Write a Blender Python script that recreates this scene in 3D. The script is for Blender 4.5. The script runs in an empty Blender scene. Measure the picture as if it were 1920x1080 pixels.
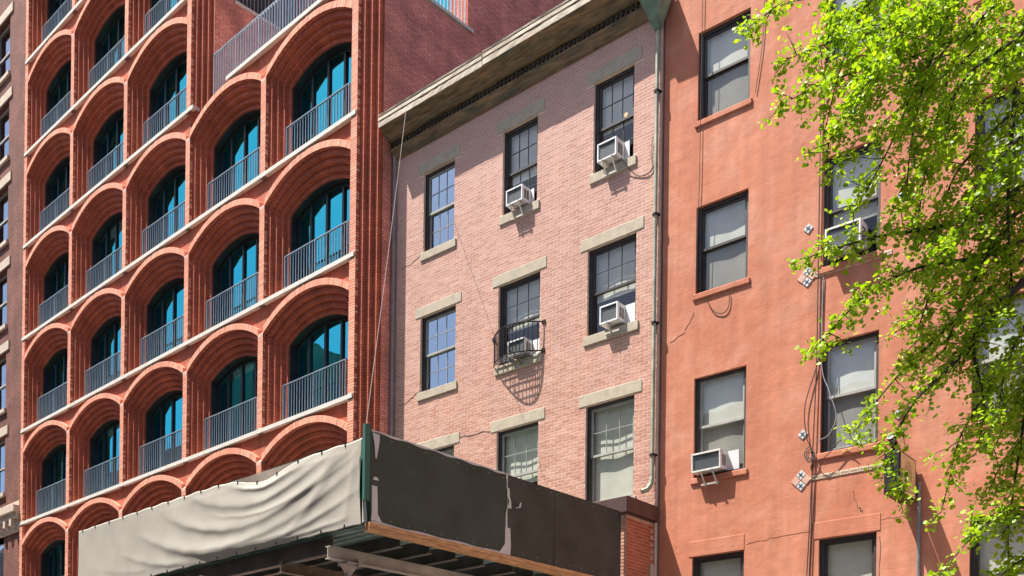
import bpy, math, random
from mathutils import Vector, Matrix
sc = bpy.context.scene
C = sc.collection
# ------------------------------------------------------------------ camera
YAW, ROLL, FPX, CYP = 0.75084, 0.012574, 1939.6, 1456.9
fwd = Vector((-math.sin(YAW), math.cos(YAW), 0)); rgt = Vector((math.cos(YAW), math.sin(YAW), 0)); upv = Vector((0, 0, 1))
R_ = math.cos(ROLL) * rgt + math.sin(ROLL) * upv
U_ = -math.sin(ROLL) * rgt + math.cos(ROLL) * upv
CAMP = Vector((0, 0, 1.6))
cam = bpy.data.cameras.new('camera'); cam.sensor_width = 36; cam.lens = FPX / 1920 * 36
cam.shift_x = 0; cam.shift_y = (CYP - 540) / 1920; cam.clip_end = 2000; cam.clip_start = 0.1
camo = bpy.data.objects.new('camera', cam); C.objects.link(camo)
M = Matrix((R_, U_, -fwd)).transposed().to_4x4(); M.translation = CAMP; camo.matrix_world = M
sc.camera = camo
# ------------------------------------------------------------------ sky, sun, exposure
SUN_T = Vector((0.31324, 0.30634, -0.89891))          # direction the sunlight travels
w = bpy.data.worlds.new('World'); sc.world = w; w.use_nodes = True
wn = w.node_tree.nodes; sky = wn.new('ShaderNodeTexSky'); sky.sky_type = 'NISHITA'; sky.sun_disc = False
sky.sun_elevation = math.radians(64.0); sky.sun_rotation = math.radians(360 - 134.36)
sky.air_density = 0.8; sky.dust_density = 2.0; sky.ozone_density = 0.6
w.node_tree.links.new(sky.outputs[0], wn['Background'].inputs[0]); wn['Background'].inputs[1].default_value = 0.085
sl = bpy.data.lights.new('sun', 'SUN'); sl.energy = 5.0; sl.angle = math.radians(0.5); sl.color = (1.0, 0.95, 0.87)
so = bpy.data.objects.new('sun', sl); C.objects.link(so); so.rotation_euler = SUN_T.to_track_quat('-Z', 'Y').to_euler(); so.location = (0, -10, 40)
sc.view_settings.view_transform = 'Standard'; sc.view_settings.look = 'None'; sc.view_settings.gamma = 1.0
sc.view_settings.exposure = 1.2; sc.view_settings.use_curve_mapping = False
sc.cycles.max_bounces = 6; sc.cycles.transparent_max_bounces = 8; sc.cycles.caustics_reflective = False; sc.cycles.caustics_refractive = False
rnd = random.Random(7)
# ------------------------------------------------------------------ helpers
class MB:
    def __init__(s): s.v = []; s.f = []; s.uv = []; s.mi = []; s.t = []
    def face(s, pts, uv=None, mi=0, t=0.5):
        pts = [Vector(p) for p in pts]
        if uv is None:
            n = (pts[1] - pts[0]).cross(pts[2] - pts[0])
            a = (abs(n.x), abs(n.y), abs(n.z))
            if a[0] >= a[1] and a[0] >= a[2]: uv = [(p.y, p.z) for p in pts]
            elif a[1] >= a[2]: uv = [(p.x, p.z) for p in pts]
            else: uv = [(p.x, p.y) for p in pts]
        b = len(s.v); s.v += [tuple(p) for p in pts]; s.f.append(tuple(range(b, b + len(pts)))); s.uv += uv; s.mi.append(mi); s.t.append(t)
    def box(s, x0, x1, y0, y1, z0, z1, mi=0, skip='', t=0.5):
        if 'f' not in skip: s.face([(x0, y0, z0), (x1, y0, z0), (x1, y0, z1), (x0, y0, z1)], mi=mi, t=t)
        if 'b' not in skip: s.face([(x1, y1, z0), (x0, y1, z0), (x0, y1, z1), (x1, y1, z1)], mi=mi, t=t)
        if 'l' not in skip: s.face([(x0, y1, z0), (x0, y0, z0), (x0, y0, z1), (x0, y1, z1)], mi=mi, t=t)
        if 'r' not in skip: s.face([(x1, y0, z0), (x1, y1, z0), (x1, y1, z1), (x1, y0, z1)], mi=mi, t=t)
        if 't' not in skip: s.face([(x0, y0, z1), (x1, y0, z1), (x1, y1, z1), (x0, y1, z1)], mi=mi, t=t)
        if 'd' not in skip: s.face([(x0, y1, z0), (x1, y1, z0), (x1, y0, z0), (x0, y0, z0)], mi=mi, t=t)
    def cbox(s, x0, x1, y0, y1, z0, z1, c=0.006, mi=0):
        """box with chamfered edges along every face (front detail)"""
        xs = (x0, x0 + c, x1 - c, x1); zs = (z0, z0 + c, z1 - c, z1); yy = (y0, y0 + c, y1)
        s.face([(xs[1], y0, zs[1]), (xs[2], y0, zs[1]), (xs[2], y0, zs[2]), (xs[1], y0, zs[2])], mi=mi)
        s.face([(x0, yy[1], zs[1]), (xs[1], y0, zs[1]), (xs[1], y0, zs[2]), (x0, yy[1], zs[2])], mi=mi)
        s.face([(xs[2], y0, zs[1]), (x1, yy[1], zs[1]), (x1, yy[1], zs[2]), (xs[2], y0, zs[2])], mi=mi)
        s.face([(xs[1], y0, zs[2]), (xs[2], y0, zs[2]), (xs[2], yy[1], z1), (xs[1], yy[1], z1)], mi=mi)
        s.face([(xs[1], yy[1], z0), (xs[2], yy[1], z0), (xs[2], y0, zs[1]), (xs[1], y0, zs[1])], mi=mi)
        for (xa, xb) in ((x0, xs[1]), (x1, xs[2])):
            for (za, zb) in ((z0, zs[1]), (z1, zs[2])):
                p = [(xa, yy[1], zb), (xb, yy[1], za), (xb, y0, zb)]
                s.face(p if (xa < xb) == (za < zb) else p[::-1], mi=mi)
        s.face([(x0, y1, zs[1]), (x0, yy[1], zs[1]), (x0, yy[1], zs[2]), (x0, y1, zs[2])], mi=mi)
        s.face([(x1, yy[1], zs[1]), (x1, y1, zs[1]), (x1, y1, zs[2]), (x1, yy[1], zs[2])], mi=mi)
        s.face([(xs[1], yy[1], z1), (xs[2], yy[1], z1), (xs[2], y1, z1), (xs[1], y1, z1)], mi=mi)
        s.face([(xs[1], y1, z0), (xs[2], y1, z0), (xs[2], yy[1], z0), (xs[1], yy[1], z0)], mi=mi)
        s.face([(x1, y1, z0), (x0, y1, z0), (x0, y1, z1), (x1, y1, z1)], mi=mi)
    def bar(s, a, b, wx, wz, up=(0, 0, 1), mi=0):
        a = Vector(a); b = Vector(b); d = (b - a).normalized(); u = Vector(up)
        if abs(d.dot(u)) > .98: u = Vector((0, 1, 0))
        r = d.cross(u).normalized() * wx / 2; q = r.cross(d).normalized() * wz / 2
        A = [a - r - q, a + r - q, a + r + q, a - r + q]; B = [p + (b - a) for p in A]
        for i in range(4): s.face([A[i], A[(i + 1) % 4], B[(i + 1) % 4], B[i]], mi=mi)
        s.face(A[::-1], mi=mi); s.face(B, mi=mi)
    def tube(s, pts, rad, n=8, mi=0, cap=True):
        pts = [Vector(p) for p in pts]; m = len(pts)
        rads = rad if isinstance(rad, (list, tuple)) else [rad] * m
        rings = []; prev = None
        for i, p in enumerate(pts):
            d = (pts[min(i + 1, m - 1)] - pts[max(i - 1, 0)]).normalized()
            if prev is None: r = d.orthogonal().normalized()
            else: r = (prev - d * prev.dot(d)).normalized()
            prev = r; q = d.cross(r)
            rings.append([p + (r * math.cos(2 * math.pi * k / n) + q * math.sin(2 * math.pi * k / n)) * rads[i] for k in range(n)])
        L = 0
        for i in range(m - 1):
            L2 = L + (pts[i + 1] - pts[i]).length
            for k in range(n):
                k2 = (k + 1) % n
                s.face([rings[i][k], rings[i][k2], rings[i + 1][k2], rings[i + 1][k]], uv=[(k / n, L), ((k + 1) / n, L), ((k + 1) / n, L2), (k / n, L2)], mi=mi)
            L = L2
        if cap: s.face(rings[0][::-1], mi=mi); s.face(rings[-1], mi=mi)
    def mesh(s, name, mats, smooth=False, weld=False):
        me = bpy.data.meshes.new(name); me.from_pydata(s.v, [], s.f)
        for m in (mats if isinstance(mats, (list, tuple)) else [mats]): me.materials.append(m)
        ul = me.uv_layers.new(name='UVMap'); flat = [c for u in s.uv for c in u]; ul.data.foreach_set('uv', flat)
        me.polygons.foreach_set('material_index', s.mi)
        at = me.attributes.new('tint', 'FLOAT', 'FACE'); at.data.foreach_set('value', s.t)
        if weld:
            import bmesh
            bm = bmesh.new(); bm.from_mesh(me); bmesh.ops.remove_doubles(bm, verts=bm.verts, dist=1e-5); bm.to_mesh(me); bm.free()
        if smooth: me.polygons.foreach_set('use_smooth', [True] * len(me.polygons))
        me.update(); return me
    def obj(s, name, mats, parent=None, smooth=False, weld=False, **k):
        return link(name, s.mesh(name, mats, smooth, weld), parent, **k)
def link(name, me, parent=None, loc=None, rot=None, kind=None, label=None, cat=None, group=None):
    o = bpy.data.objects.new(name, me); C.objects.link(o)
    if parent is not None: o.parent = parent
    if loc is not None: o.location = loc
    if rot is not None: o.rotation_euler = rot
    if kind: o['kind'] = kind
    if label: o['label'] = label
    if cat: o['category'] = cat
    if group: o['group'] = group
    return o
def thing(name, label, cat, loc=(0, 0, 0), rz=0, group=None, parent=None):
    return link(name, None, parent, loc, (0, 0, rz), None, label, cat, group)
def copy_tree(o, parent=None):
    c = o.copy(); C.objects.link(c); c.parent = parent
    for ch in o.children: copy_tree(ch, c)
    return c
# ------------------------------------------------------------------ materials
def newmat(name):
    m = bpy.data.materials.new(name); m.use_nodes = True; nt = m.node_tree
    return m, nt, nt.nodes['Principled BSDF']
def nd(nt, t, **k):
    n = nt.nodes.new(t)
    for a, b in k.items():
        if a in n.inputs and not hasattr(n, a): n.inputs[a].default_value = b
        else: setattr(n, a, b)
    return n
def c4(c): return (c[0], c[1], c[2], 1)
def noise_ramp(nt, vec, scale, lo, hi, detail=4, dist=0.0):
    n = nd(nt, 'ShaderNodeTexNoise'); n.inputs['Scale'].default_value = scale; n.inputs['Detail'].default_value = detail; n.inputs['Distortion'].default_value = dist
    nt.links.new(vec, n.inputs['Vector'])
    m = nd(nt, 'ShaderNodeMapRange'); m.inputs['From Min'].default_value = .3; m.inputs['From Max'].default_value = .7
    m.inputs['To Min'].default_value = lo; m.inputs['To Max'].default_value = hi
    nt.links.new(n.outputs['Fac'], m.inputs['Value']); return m.outputs[0], n.outputs['Fac']
def scale_col(nt, col, fac):
    v = nd(nt, 'ShaderNodeVectorMath', operation='SCALE'); nt.links.new(col, v.inputs[0]); nt.links.new(fac, v.inputs['Scale']); return v.outputs[0]
def plain(name, col, rough=.6, metal=0.0, var=.15, vscale=6, bump=0.0, bscale=60, col2=None, spec=.5, stretch=None):
    m, nt, b = newmat(name)
    tc = nd(nt, 'ShaderNodeTexCoord'); vec = tc.outputs['Object']
    if stretch:
        mp = nd(nt, 'ShaderNodeMapping'); mp.inputs['Scale'].default_value = stretch; nt.links.new(vec, mp.inputs['Vector']); vec = mp.outputs[0]
    b.inputs['Roughness'].default_value = rough; b.inputs['Metallic'].default_value = metal; b.inputs['Specular IOR Level'].default_value = spec
    f, raw = noise_ramp(nt, vec, vscale, 1 - var, 1 + var)
    rgb = nd(nt, 'ShaderNodeMix', data_type='RGBA'); rgb.inputs['A'].default_value = c4(col); rgb.inputs['B'].default_value = c4(col2 or col)
    f2, _ = noise_ramp(nt, vec, vscale * .43, 0, 1)
    nt.links.new(f2, rgb.inputs['Factor'])
    nt.links.new(scale_col(nt, rgb.outputs['Result'], f), b.inputs['Base Color'])
    if bump:
        n2 = nd(nt, 'ShaderNodeTexNoise'); n2.inputs['Scale'].default_value = bscale; n2.inputs['Detail'].default_value = 5; nt.links.new(vec, n2.inputs['Vector'])
        bp = nd(nt, 'ShaderNodeBump'); bp.inputs['Strength'].default_value = bump; bp.inputs['Distance'].default_value = .01
        nt.links.new(n2.outputs['Fac'], bp.inputs['Height']); nt.links.new(bp.outputs[0], b.inputs['Normal'])
    return m
def brickmat(name, c1, c2, mortar, bw, rh, ms=.006, rough=.85, bump=.6, var=.18, offset=.5, swap=False, grime=.2, spec=.3):
    m, nt, b = newmat(name)
    uv = nd(nt, 'ShaderNodeUVMap'); vec = uv.outputs[0]
    if swap:
        mp = nd(nt, 'ShaderNodeMapping'); mp.inputs['Rotation'].default_value = (0, 0, math.pi / 2); nt.links.new(vec, mp.inputs['Vector']); vec = mp.outputs[0]
    br = nd(nt, 'ShaderNodeTexBrick'); br.offset = offset
    br.inputs['Color1'].default_value = c4(c1); br.inputs['Color2'].default_value = c4(c2); br.inputs['Mortar'].default_value = c4(mortar)
    br.inputs['Scale'].default_value = 1; br.inputs['Mortar Size'].default_value = ms; br.inputs['Mortar Smooth'].default_value = .2
    br.inputs['Bias'].default_value = 0; br.inputs['Brick Width'].default_value = bw; br.inputs['Row Height'].default_value = rh
    nt.links.new(vec, br.inputs['Vector'])
    g = nd(nt, 'ShaderNodeNewGeometry')
    f1, _ = noise_ramp(nt, g.outputs['Position'], 1.3, 1 - grime, 1 + grime, 5)
    f2, r2 = noise_ramp(nt, g.outputs['Position'], 38, 1 - var, 1 + var, 3)
    sm = nd(nt, 'ShaderNodeMapping'); sm.inputs['Scale'].default_value = (3.2, 3.2, .22); nt.links.new(g.outputs['Position'], sm.inputs['Vector'])
    f5, _ = noise_ramp(nt, sm.outputs[0], 1.0, .84, 1.10, 6)
    col = scale_col(nt, scale_col(nt, scale_col(nt, br.outputs['Color'], f1), f2), f5)
    nt.links.new(col, b.inputs['Base Color']); b.inputs['Roughness'].default_value = rough; b.inputs['Specular IOR Level'].default_value = spec
    inv = nd(nt, 'ShaderNodeMath', operation='MULTIPLY_ADD'); inv.inputs[1].default_value = -1.0; inv.inputs[2].default_value = 1
    nt.links.new(br.outputs['Fac'], inv.inputs[0])
    ad = nd(nt, 'ShaderNodeMath', operation='MULTIPLY_ADD'); ad.inputs[1].default_value = .35; nt.links.new(r2, ad.inputs[0]); nt.links.new(inv.outputs[0], ad.inputs[2])
    bp = nd(nt, 'ShaderNodeBump'); bp.inputs['Strength'].default_value = bump; bp.inputs['Distance'].default_value = .008
    nt.links.new(ad.outputs[0], bp.inputs['Height']); nt.links.new(bp.outputs[0], b.inputs['Normal'])
    return m
def brickpiece(name, c1, c2, c3, single=False, zfade=None):
    """solid brick colour: varies brick by brick"""
    m, nt, b = newmat(name)
    if single: r = nd(nt, 'ShaderNodeObjectInfo').outputs['Random']
    else: r = nd(nt, 'ShaderNodeAttribute', attribute_name='tint').outputs['Fac']
    cr = nd(nt, 'ShaderNodeValToRGB'); e = cr.color_ramp.elements
    e[0].color = c4(c1); e[1].color = c4(c3); k = e.new(.5); k.color = c4(c2); nt.links.new(r, cr.inputs[0])
    g = nd(nt, 'ShaderNodeNewGeometry')
    f1, _ = noise_ramp(nt, g.outputs['Position'], 1.1, .9, 1.1, 5)
    f2, r2 = noise_ramp(nt, g.outputs['Position'], 45, .9, 1.1, 4)
    sm = nd(nt, 'ShaderNodeMapping'); sm.inputs['Scale'].default_value = (2.4, 2.4, .2); nt.links.new(g.outputs['Position'], sm.inputs['Vector'])
    f5, _ = noise_ramp(nt, sm.outputs[0], 1.2, .90, 1.05, 6)
    col = scale_col(nt, scale_col(nt, scale_col(nt, cr.outputs[0], f1), f2), f5)
    if zfade:      # old paint left on the upper storeys
        sp = nd(nt, 'ShaderNodeSeparateXYZ'); nt.links.new(g.outputs['Position'], sp.inputs[0])
        nz = nd(nt, 'ShaderNodeTexNoise'); nz.inputs['Scale'].default_value = .8; nt.links.new(g.outputs['Position'], nz.inputs['Vector'])
        ma = nd(nt, 'ShaderNodeMath', operation='MULTIPLY_ADD'); ma.inputs[1].default_value = 3.0; nt.links.new(nz.outputs['Fac'], ma.inputs[0]); nt.links.new(sp.outputs[2], ma.inputs[2])
        mr = nd(nt, 'ShaderNodeMapRange'); mr.inputs['From Min'].default_value = zfade[0]; mr.inputs['From Max'].default_value = zfade[1]; nt.links.new(ma.outputs[0], mr.inputs['Value'])
        mx = nd(nt, 'ShaderNodeMix', data_type='RGBA'); nt.links.new(mr.outputs[0], mx.inputs['Factor']); nt.links.new(col, mx.inputs['A'])
        p2 = nd(nt, 'ShaderNodeMix', data_type='RGBA'); p2.inputs['Factor'].default_value = .6; nt.links.new(col, p2.inputs['A']); p2.inputs['B'].default_value = c4(zfade[2])
        nt.links.new(p2.outputs['Result'], mx.inputs['B']); col = mx.outputs['Result']
    nt.links.new(col, b.inputs['Base Color']); b.inputs['Roughness'].default_value = .85; b.inputs['Specular IOR Level'].default_value = .3
    bp = nd(nt, 'ShaderNodeBump'); bp.inputs['Strength'].default_value = .35; bp.inputs['Distance'].default_value = .006
    nt.links.new(r2, bp.inputs['Height']); nt.links.new(bp.outputs[0], b.inputs['Normal'])
    return m
def glassmat(name, tint, refl, base, gcol=(1, 1, 1), wob=.15):
    """window glass: see-through plus a mirror coat"""
    m = bpy.data.materials.new(name); m.use_nodes = True; nt = m.node_tree; nt.nodes.clear()
    out = nd(nt, 'ShaderNodeOutputMaterial'); tr = nd(nt, 'ShaderNodeBsdfTransparent'); tr.inputs[0].default_value = c4(tint)
    gl = nd(nt, 'ShaderNodeBsdfGlossy'); gl.inputs['Color'].default_value = c4(gcol); gl.inputs['Roughness'].default_value = .01
    ge = nd(nt, 'ShaderNodeNewGeometry'); dt = nd(nt, 'ShaderNodeVectorMath', operation='DOT_PRODUCT'); nt.links.new(ge.outputs['Normal'], dt.inputs[0]); nt.links.new(ge.outputs['Incoming'], dt.inputs[1])
    ab = nd(nt, 'ShaderNodeMath', operation='ABSOLUTE'); nt.links.new(dt.outputs['Value'], ab.inputs[0])
    om = nd(nt, 'ShaderNodeMath', operation='SUBTRACT'); om.inputs[0].default_value = 1; nt.links.new(ab.outputs[0], om.inputs[1])
    fr = nd(nt, 'ShaderNodeMath', operation='POWER'); fr.inputs[1].default_value = 5; nt.links.new(om.outputs[0], fr.inputs[0])
    ma = nd(nt, 'ShaderNodeMath', operation='MULTIPLY_ADD'); ma.inputs[1].default_value = refl; ma.inputs[2].default_value = base; ma.use_clamp = True
    nt.links.new(fr.outputs[0], ma.inputs[0])
    tc = nd(nt, 'ShaderNodeTexCoord'); n = nd(nt, 'ShaderNodeTexNoise'); n.inputs['Scale'].default_value = 1.6; n.inputs['Detail'].default_value = 1; nt.links.new(tc.outputs['Object'], n.inputs['Vector'])
    bp = nd(nt, 'ShaderNodeBump'); bp.inputs['Strength'].default_value = wob; bp.inputs['Distance'].default_value = .02; nt.links.new(n.outputs['Fac'], bp.inputs['Height']); nt.links.new(bp.outputs[0], gl.inputs['Normal'])
    mx = nd(nt, 'ShaderNodeMixShader'); nt.links.new(ma.outputs[0], mx.inputs[0]); nt.links.new(tr.outputs[0], mx.inputs[1]); nt.links.new(gl.outputs[0], mx.inputs[2]); nt.links.new(mx.outputs[0], out.inputs[0])
    return m
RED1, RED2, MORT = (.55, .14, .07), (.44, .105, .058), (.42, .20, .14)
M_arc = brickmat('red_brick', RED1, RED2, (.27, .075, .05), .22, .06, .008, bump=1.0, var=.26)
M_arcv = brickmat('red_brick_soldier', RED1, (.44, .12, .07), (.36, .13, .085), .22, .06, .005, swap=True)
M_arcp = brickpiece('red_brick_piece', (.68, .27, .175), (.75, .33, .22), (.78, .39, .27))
M_arcm = plain('red_mortar', (.36, .14, .095), .9, var=.15)
M_side = brickmat('red_side_brick', (.84, .32, .245), (.66, .22, .17), (.46, .19, .155), .2, .06, .010, grime=.3, var=.35, bump=1.0)
M_course = plain('pale_cast_stone', (.62, .58, .52), .8, var=.1, bump=.2)
M_lining = plain('black_metal_lining', (.028, .035, .036), .45, .3, var=.2)
M_rail = plain('blue_grey_metal', (.30, .38, .45), .3, .3, var=.12)
M_aglass = glassmat('tinted_glass', (.25, .38, .42), .3, .80, (.06, .58, .68), .12)
M_room = plain('dark_room', (.055, .055, .055), .9)
M_blind = plain('pale_blind', (.50, .50, .47), .9)
M_drape = plain('grey_drape', (.30, .32, .32), .9)
M_pink = brickpiece('pink_brick', (.46, .215, .15), (.525, .265, .192), (.57, .32, .245), zfade=(9.5, 15.5, (.60, .375, .32)))
M_pink1 = brickpiece('pink_brick_single', (.46, .215, .15), (.525, .265, .192), (.57, .32, .245), single=True, zfade=(9.5, 15.5, (.60, .375, .32)))
M_pmort = plain('pale_mortar', (.70, .50, .41), .9, var=.1, vscale=3)
M_lintel = plain('tan_stone', (.41, .355, .265), .85, var=.14, bump=.3, col2=(.46, .385, .295))
M_wood = plain('old_brown_wood', (.26, .15, .075), .8, var=.45, vscale=7, bump=.6, bscale=30, col2=(.085, .082, .048), stretch=(.5, 3, 3))
M_gutter = plain('cream_painted_wood', (.60, .53, .43), .75, var=.25, vscale=8, bump=.4, bscale=30, col2=(.45, .35, .25), stretch=(.6, 4, 4))
M_frame = plain('dark_brown_paint', (.045, .038, .036), .5, var=.25)
M_sashw = plain('grey_sash_paint', (.36, .35, .32), .6)
M_glass = glassmat('window_glass', (.88, .90, .88), .8, .085)
M_screen = glassmat('screened_glass', (.60, .61, .60), .6, .06)
M_glassb = glassmat('window_glass_mirror', (.5, .55, .6), .5, .5, (.72, .86, 1))
M_shade = plain('roller_shade', (.72, .71, .64), .9, var=.06)
M_shadew = plain('white_blind', (.76, .76, .72), .8, var=.05)
M_inner = plain('dim_interior', (.10, .09, .08), .9)
M_stucco = None
M_brown = brickmat('brown_brick', (.185, .06, .042), (.11, .04, .03), (.215, .105, .078), .2, .066, .012, bump=1.0, var=.3, grime=.25)
M_tan = plain('tan_trim', (.52, .42, .33), .85, var=.12, bump=.3)
M_extb = brickpiece('orange_brick', (.40, .105, .05), (.48, .135, .065), (.53, .17, .085), single=True)
M_extm = plain('extension_mortar', (.56, .34, .25), .9)
M_cap = plain('maroon_metal_cap', (.09, .05, .045), .45, .2)
M_white = plain('white_plastic', (.78, .78, .78), .5, var=.04)
M_grille = plain('grey_condenser_fins', (.30, .32, .32), .5, .4, var=.06)
M_dark = plain('dark_slot', (.05, .05, .05), .7)
M_brkt = plain('tan_painted_steel', (.52, .47, .39), .6)
M_iron = plain('black_iron', (.018, .016, .018), .5, .4)
M_pipe = plain('pale_green_pipe', (.38, .40, .31), .5, .1, var=.25, col2=(.27, .30, .22))
M_copper = plain('verdigris_metal', (.16, .24, .18), .6, .1, var=.3)
M_cable = plain('black_cable', (.02, .018, .018), .6)
M_rope = plain('grey_rope', (.20, .16, .15), .8)
M_greyc = plain('grey_conduit', (.32, .32, .33), .45, .6)
def stuccomat():
    m, nt, b = newmat('orange_stucco'); g = nd(nt, 'ShaderNodeNewGeometry'); tc = nd(nt, 'ShaderNodeTexCoord'); v = tc.outputs['Object']
    f1, _ = noise_ramp(nt, v, .55, 0, 1, 6, .4); f2, r2 = noise_ramp(nt, v, 5, .93, 1.07, 5)
    mp = nd(nt, 'ShaderNodeMapping'); mp.inputs['Scale'].default_value = (2.2, 1, .18); nt.links.new(v, mp.inputs['Vector'])
    f3, _ = noise_ramp(nt, mp.outputs[0], 2.6, .86, 1.08, 6)
    mx = nd(nt, 'ShaderNodeMix', data_type='RGBA'); mx.inputs['A'].default_value = (.50, .176, .10, 1); mx.inputs['B'].default_value = (.54, .212, .128, 1); nt.links.new(f1, mx.inputs['Factor'])
    # faint scored block joints
    br = nd(nt, 'ShaderNodeTexBrick'); br.inputs['Scale'].default_value = 1; br.inputs['Brick Width'].default_value = .62; br.inputs['Row Height'].default_value = .33; br.inputs['Mortar Size'].default_value = .006; br.inputs['Mortar Smooth'].default_value = .6
    dn = nd(nt, 'ShaderNodeTexNoise'); dn.inputs['Scale'].default_value = 3; nt.links.new(v, dn.inputs['Vector'])
    uv = nd(nt, 'ShaderNodeUVMap'); ad = nd(nt, 'ShaderNodeMix', data_type='VECTOR'); ad.inputs['Factor'].default_value = .02; nt.links.new(uv.outputs[0], ad.inputs['A']); nt.links.new(dn.outputs['Color'], ad.inputs['B'])
    nt.links.new(ad.outputs['Result'], br.inputs['Vector'])
    # pale bloom patches
    f4, _ = noise_ramp(nt, v, 1.2, -.5, .75, 7, 1.2)
    cl = nd(nt, 'ShaderNodeClamp'); nt.links.new(f4, cl.inputs[0])
    m2 = nd(nt, 'ShaderNodeMix', data_type='RGBA'); nt.links.new(cl.outputs[0], m2.inputs['Factor']); nt.links.new(mx.outputs['Result'], m2.inputs['A']); m2.inputs['B'].default_value = (.585, .265, .175, 1)
    col = scale_col(nt, scale_col(nt, m2.outputs['Result'], f2), f3)
    nt.links.new(col, b.inputs['Base Color']); b.inputs['Roughness'].default_value = .8; b.inputs['Specular IOR Level'].default_value = .25
    h = nd(nt, 'ShaderNodeTexNoise'); h.inputs['Scale'].default_value = 2.2; h.inputs['Detail'].default_value = 9; h.inputs['Roughness'].default_value = .62; nt.links.new(v, h.inputs['Vector'])
    mm = nd(nt, 'ShaderNodeMath', operation='MULTIPLY_ADD'); mm.inputs[1].default_value = -.045; nt.links.new(br.outputs['Fac'], mm.inputs[0]); nt.links.new(h.outputs['Fac'], mm.inputs[2])
    bp = nd(nt, 'ShaderNodeBump'); bp.inputs['Strength'].default_value = .5; bp.inputs['Distance'].default_value = .035; nt.links.new(mm.outputs[0], bp.inputs['Height']); nt.links.new(bp.outputs[0], b.inputs['Normal'])
    return m
M_stucco = stuccomat()
# ------------------------------------------------------------------ ground
def slab(name, x0, x1, y0, y1, z, mat, th=.0):
    b = MB()
    if th: b.box(x0, x1, y0, y1, z - th, z)
    else: b.face([(x0, y0, z), (x1, y0, z), (x1, y1, z), (x0, y1, z)])
    return b.obj(name, mat, kind='structure')
M_asph = plain('asphalt', (.055, .055, .057), .9, var=.25, vscale=4, bump=.5)
M_conc = plain('concrete_paving', (.30, .29, .27), .9, var=.15, vscale=3, bump=.3)
slab('road', -600, 600, -600, 600, -.13, M_asph)
slab('pavement_far_side', -300, 300, 8.0, 16.5, 0, M_conc, .126)
slab('pavement_near_side', -300, 300, -4.2, 1.4, 0, M_conc, .126)
# ------------------------------------------------------------------ wall with openings
def holed_wall(b, x0, x1, z0, z1, holes, y=0.0, depth=.2, mi=0, rmi=0):
    xs = sorted({x0, x1} | {v for h in holes for v in h[:2]}); zs = sorted({z0, z1} | {v for h in holes for v in h[2:4]})
    xs = [v for v in xs if x0 <= v <= x1]; zs = [v for v in zs if z0 <= v <= z1]
    for i in range(len(xs) - 1):
        for j in range(len(zs) - 1):
            cx, cz = (xs[i] + xs[i + 1]) / 2, (zs[j] + zs[j + 1]) / 2
            if any(h[0] < cx < h[1] and h[2] < cz < h[3] for h in holes): continue
            b.face([(xs[i], y, zs[j]), (xs[i + 1], y, zs[j]), (xs[i + 1], y, zs[j + 1]), (xs[i], y, zs[j + 1])], mi=mi)
    for (a, c, d, e) in [h[:4] for h in holes]:
        Y = y + depth
        b.face([(a, y, d), (a, Y, d), (a, Y, e), (a, y, e)], mi=rmi); b.face([(c, Y, d), (c, y, d), (c, y, e), (c, Y, e)], mi=rmi)
        b.face([(a, y, e), (a, Y, e), (c, Y, e), (c, y, e)], mi=rmi); b.face([(a, Y, d), (a, y, d), (c, y, d), (c, Y, d)], mi=rmi)
def shell(name, x0, x1, z0, z1, y0, y1, mat, parent):
    b = MB(); b.box(x0, x1, y0, y1, z0, z1, skip='f'); return b.obj(name, mat, parent)
# ================================================================== ARCADE BUILDING
AY = 13.6; PITCH = 3.425; ST = 2.995; BASE = 9.57; X0 = -17.5
arc = thing('arcade_building', 'tall red brick building with rows of deep stepped arches and balcony rails', 'building', (0, AY, 0))
H0, RISE, SPR = 1.61, .5, 2.31
R0 = (H0 * H0 + RISE * RISE) / (2 * RISE); ZC = SPR + RISE - R0
SW, SD = .122, .092
prof = []
for i in range(5):
    prof.append((H0 - SW * i, SD * i)); prof.append((H0 - SW * i, SD * (i + 1) if i < 4 else .42))
def sweep(b, prof, zb=.0, n=22, mi=0, closed_bottom=False):
    def path(h):
        Rr = R0 - (H0 - h); zs = ZC + math.sqrt(Rr * Rr - h * h); a = math.asin(h / Rr)
        p = [(-h, zb), (-h, (zs + zb) / 2), (-h, zs)]
        for k in range(1, n): t = -a + 2 * a * k / n; p.append((Rr * math.sin(t), ZC + Rr * math.cos(t)))
        p += [(h, zs), (h, (zs + zb) / 2), (h, zb)]; return p
    P = [path(h) for h, d in prof]
    S = [0]
    ref = path(H0 - .25)
    for k in range(1, len(ref)): S.append(S[-1] + math.hypot(ref[k][0] - ref[k - 1][0], ref[k][1] - ref[k - 1][1]))
    u = 0
    for j in range(len(prof) - 1):
        du = abs(prof[j + 1][0] - prof[j][0]) + abs(prof[j + 1][1] - prof[j][1])
        for k in range(len(ref) - 1):
            a0, a1 = P[j][k], P[j][k + 1]; b0, b1 = P[j + 1][k], P[j + 1][k + 1]; d0, d1 = prof[j][1], prof[j + 1][1]
            b.face([(a0[0], d0, a0[1]), (b0[0], d1, b0[1]), (b1[0], d1, b1[1]), (a1[0], d0, a1[1])],
                   uv=[(u, S[k]), (u + du, S[k]), (u + du, S[k + 1]), (u, S[k + 1])], mi=mi)
        u += du
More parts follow.
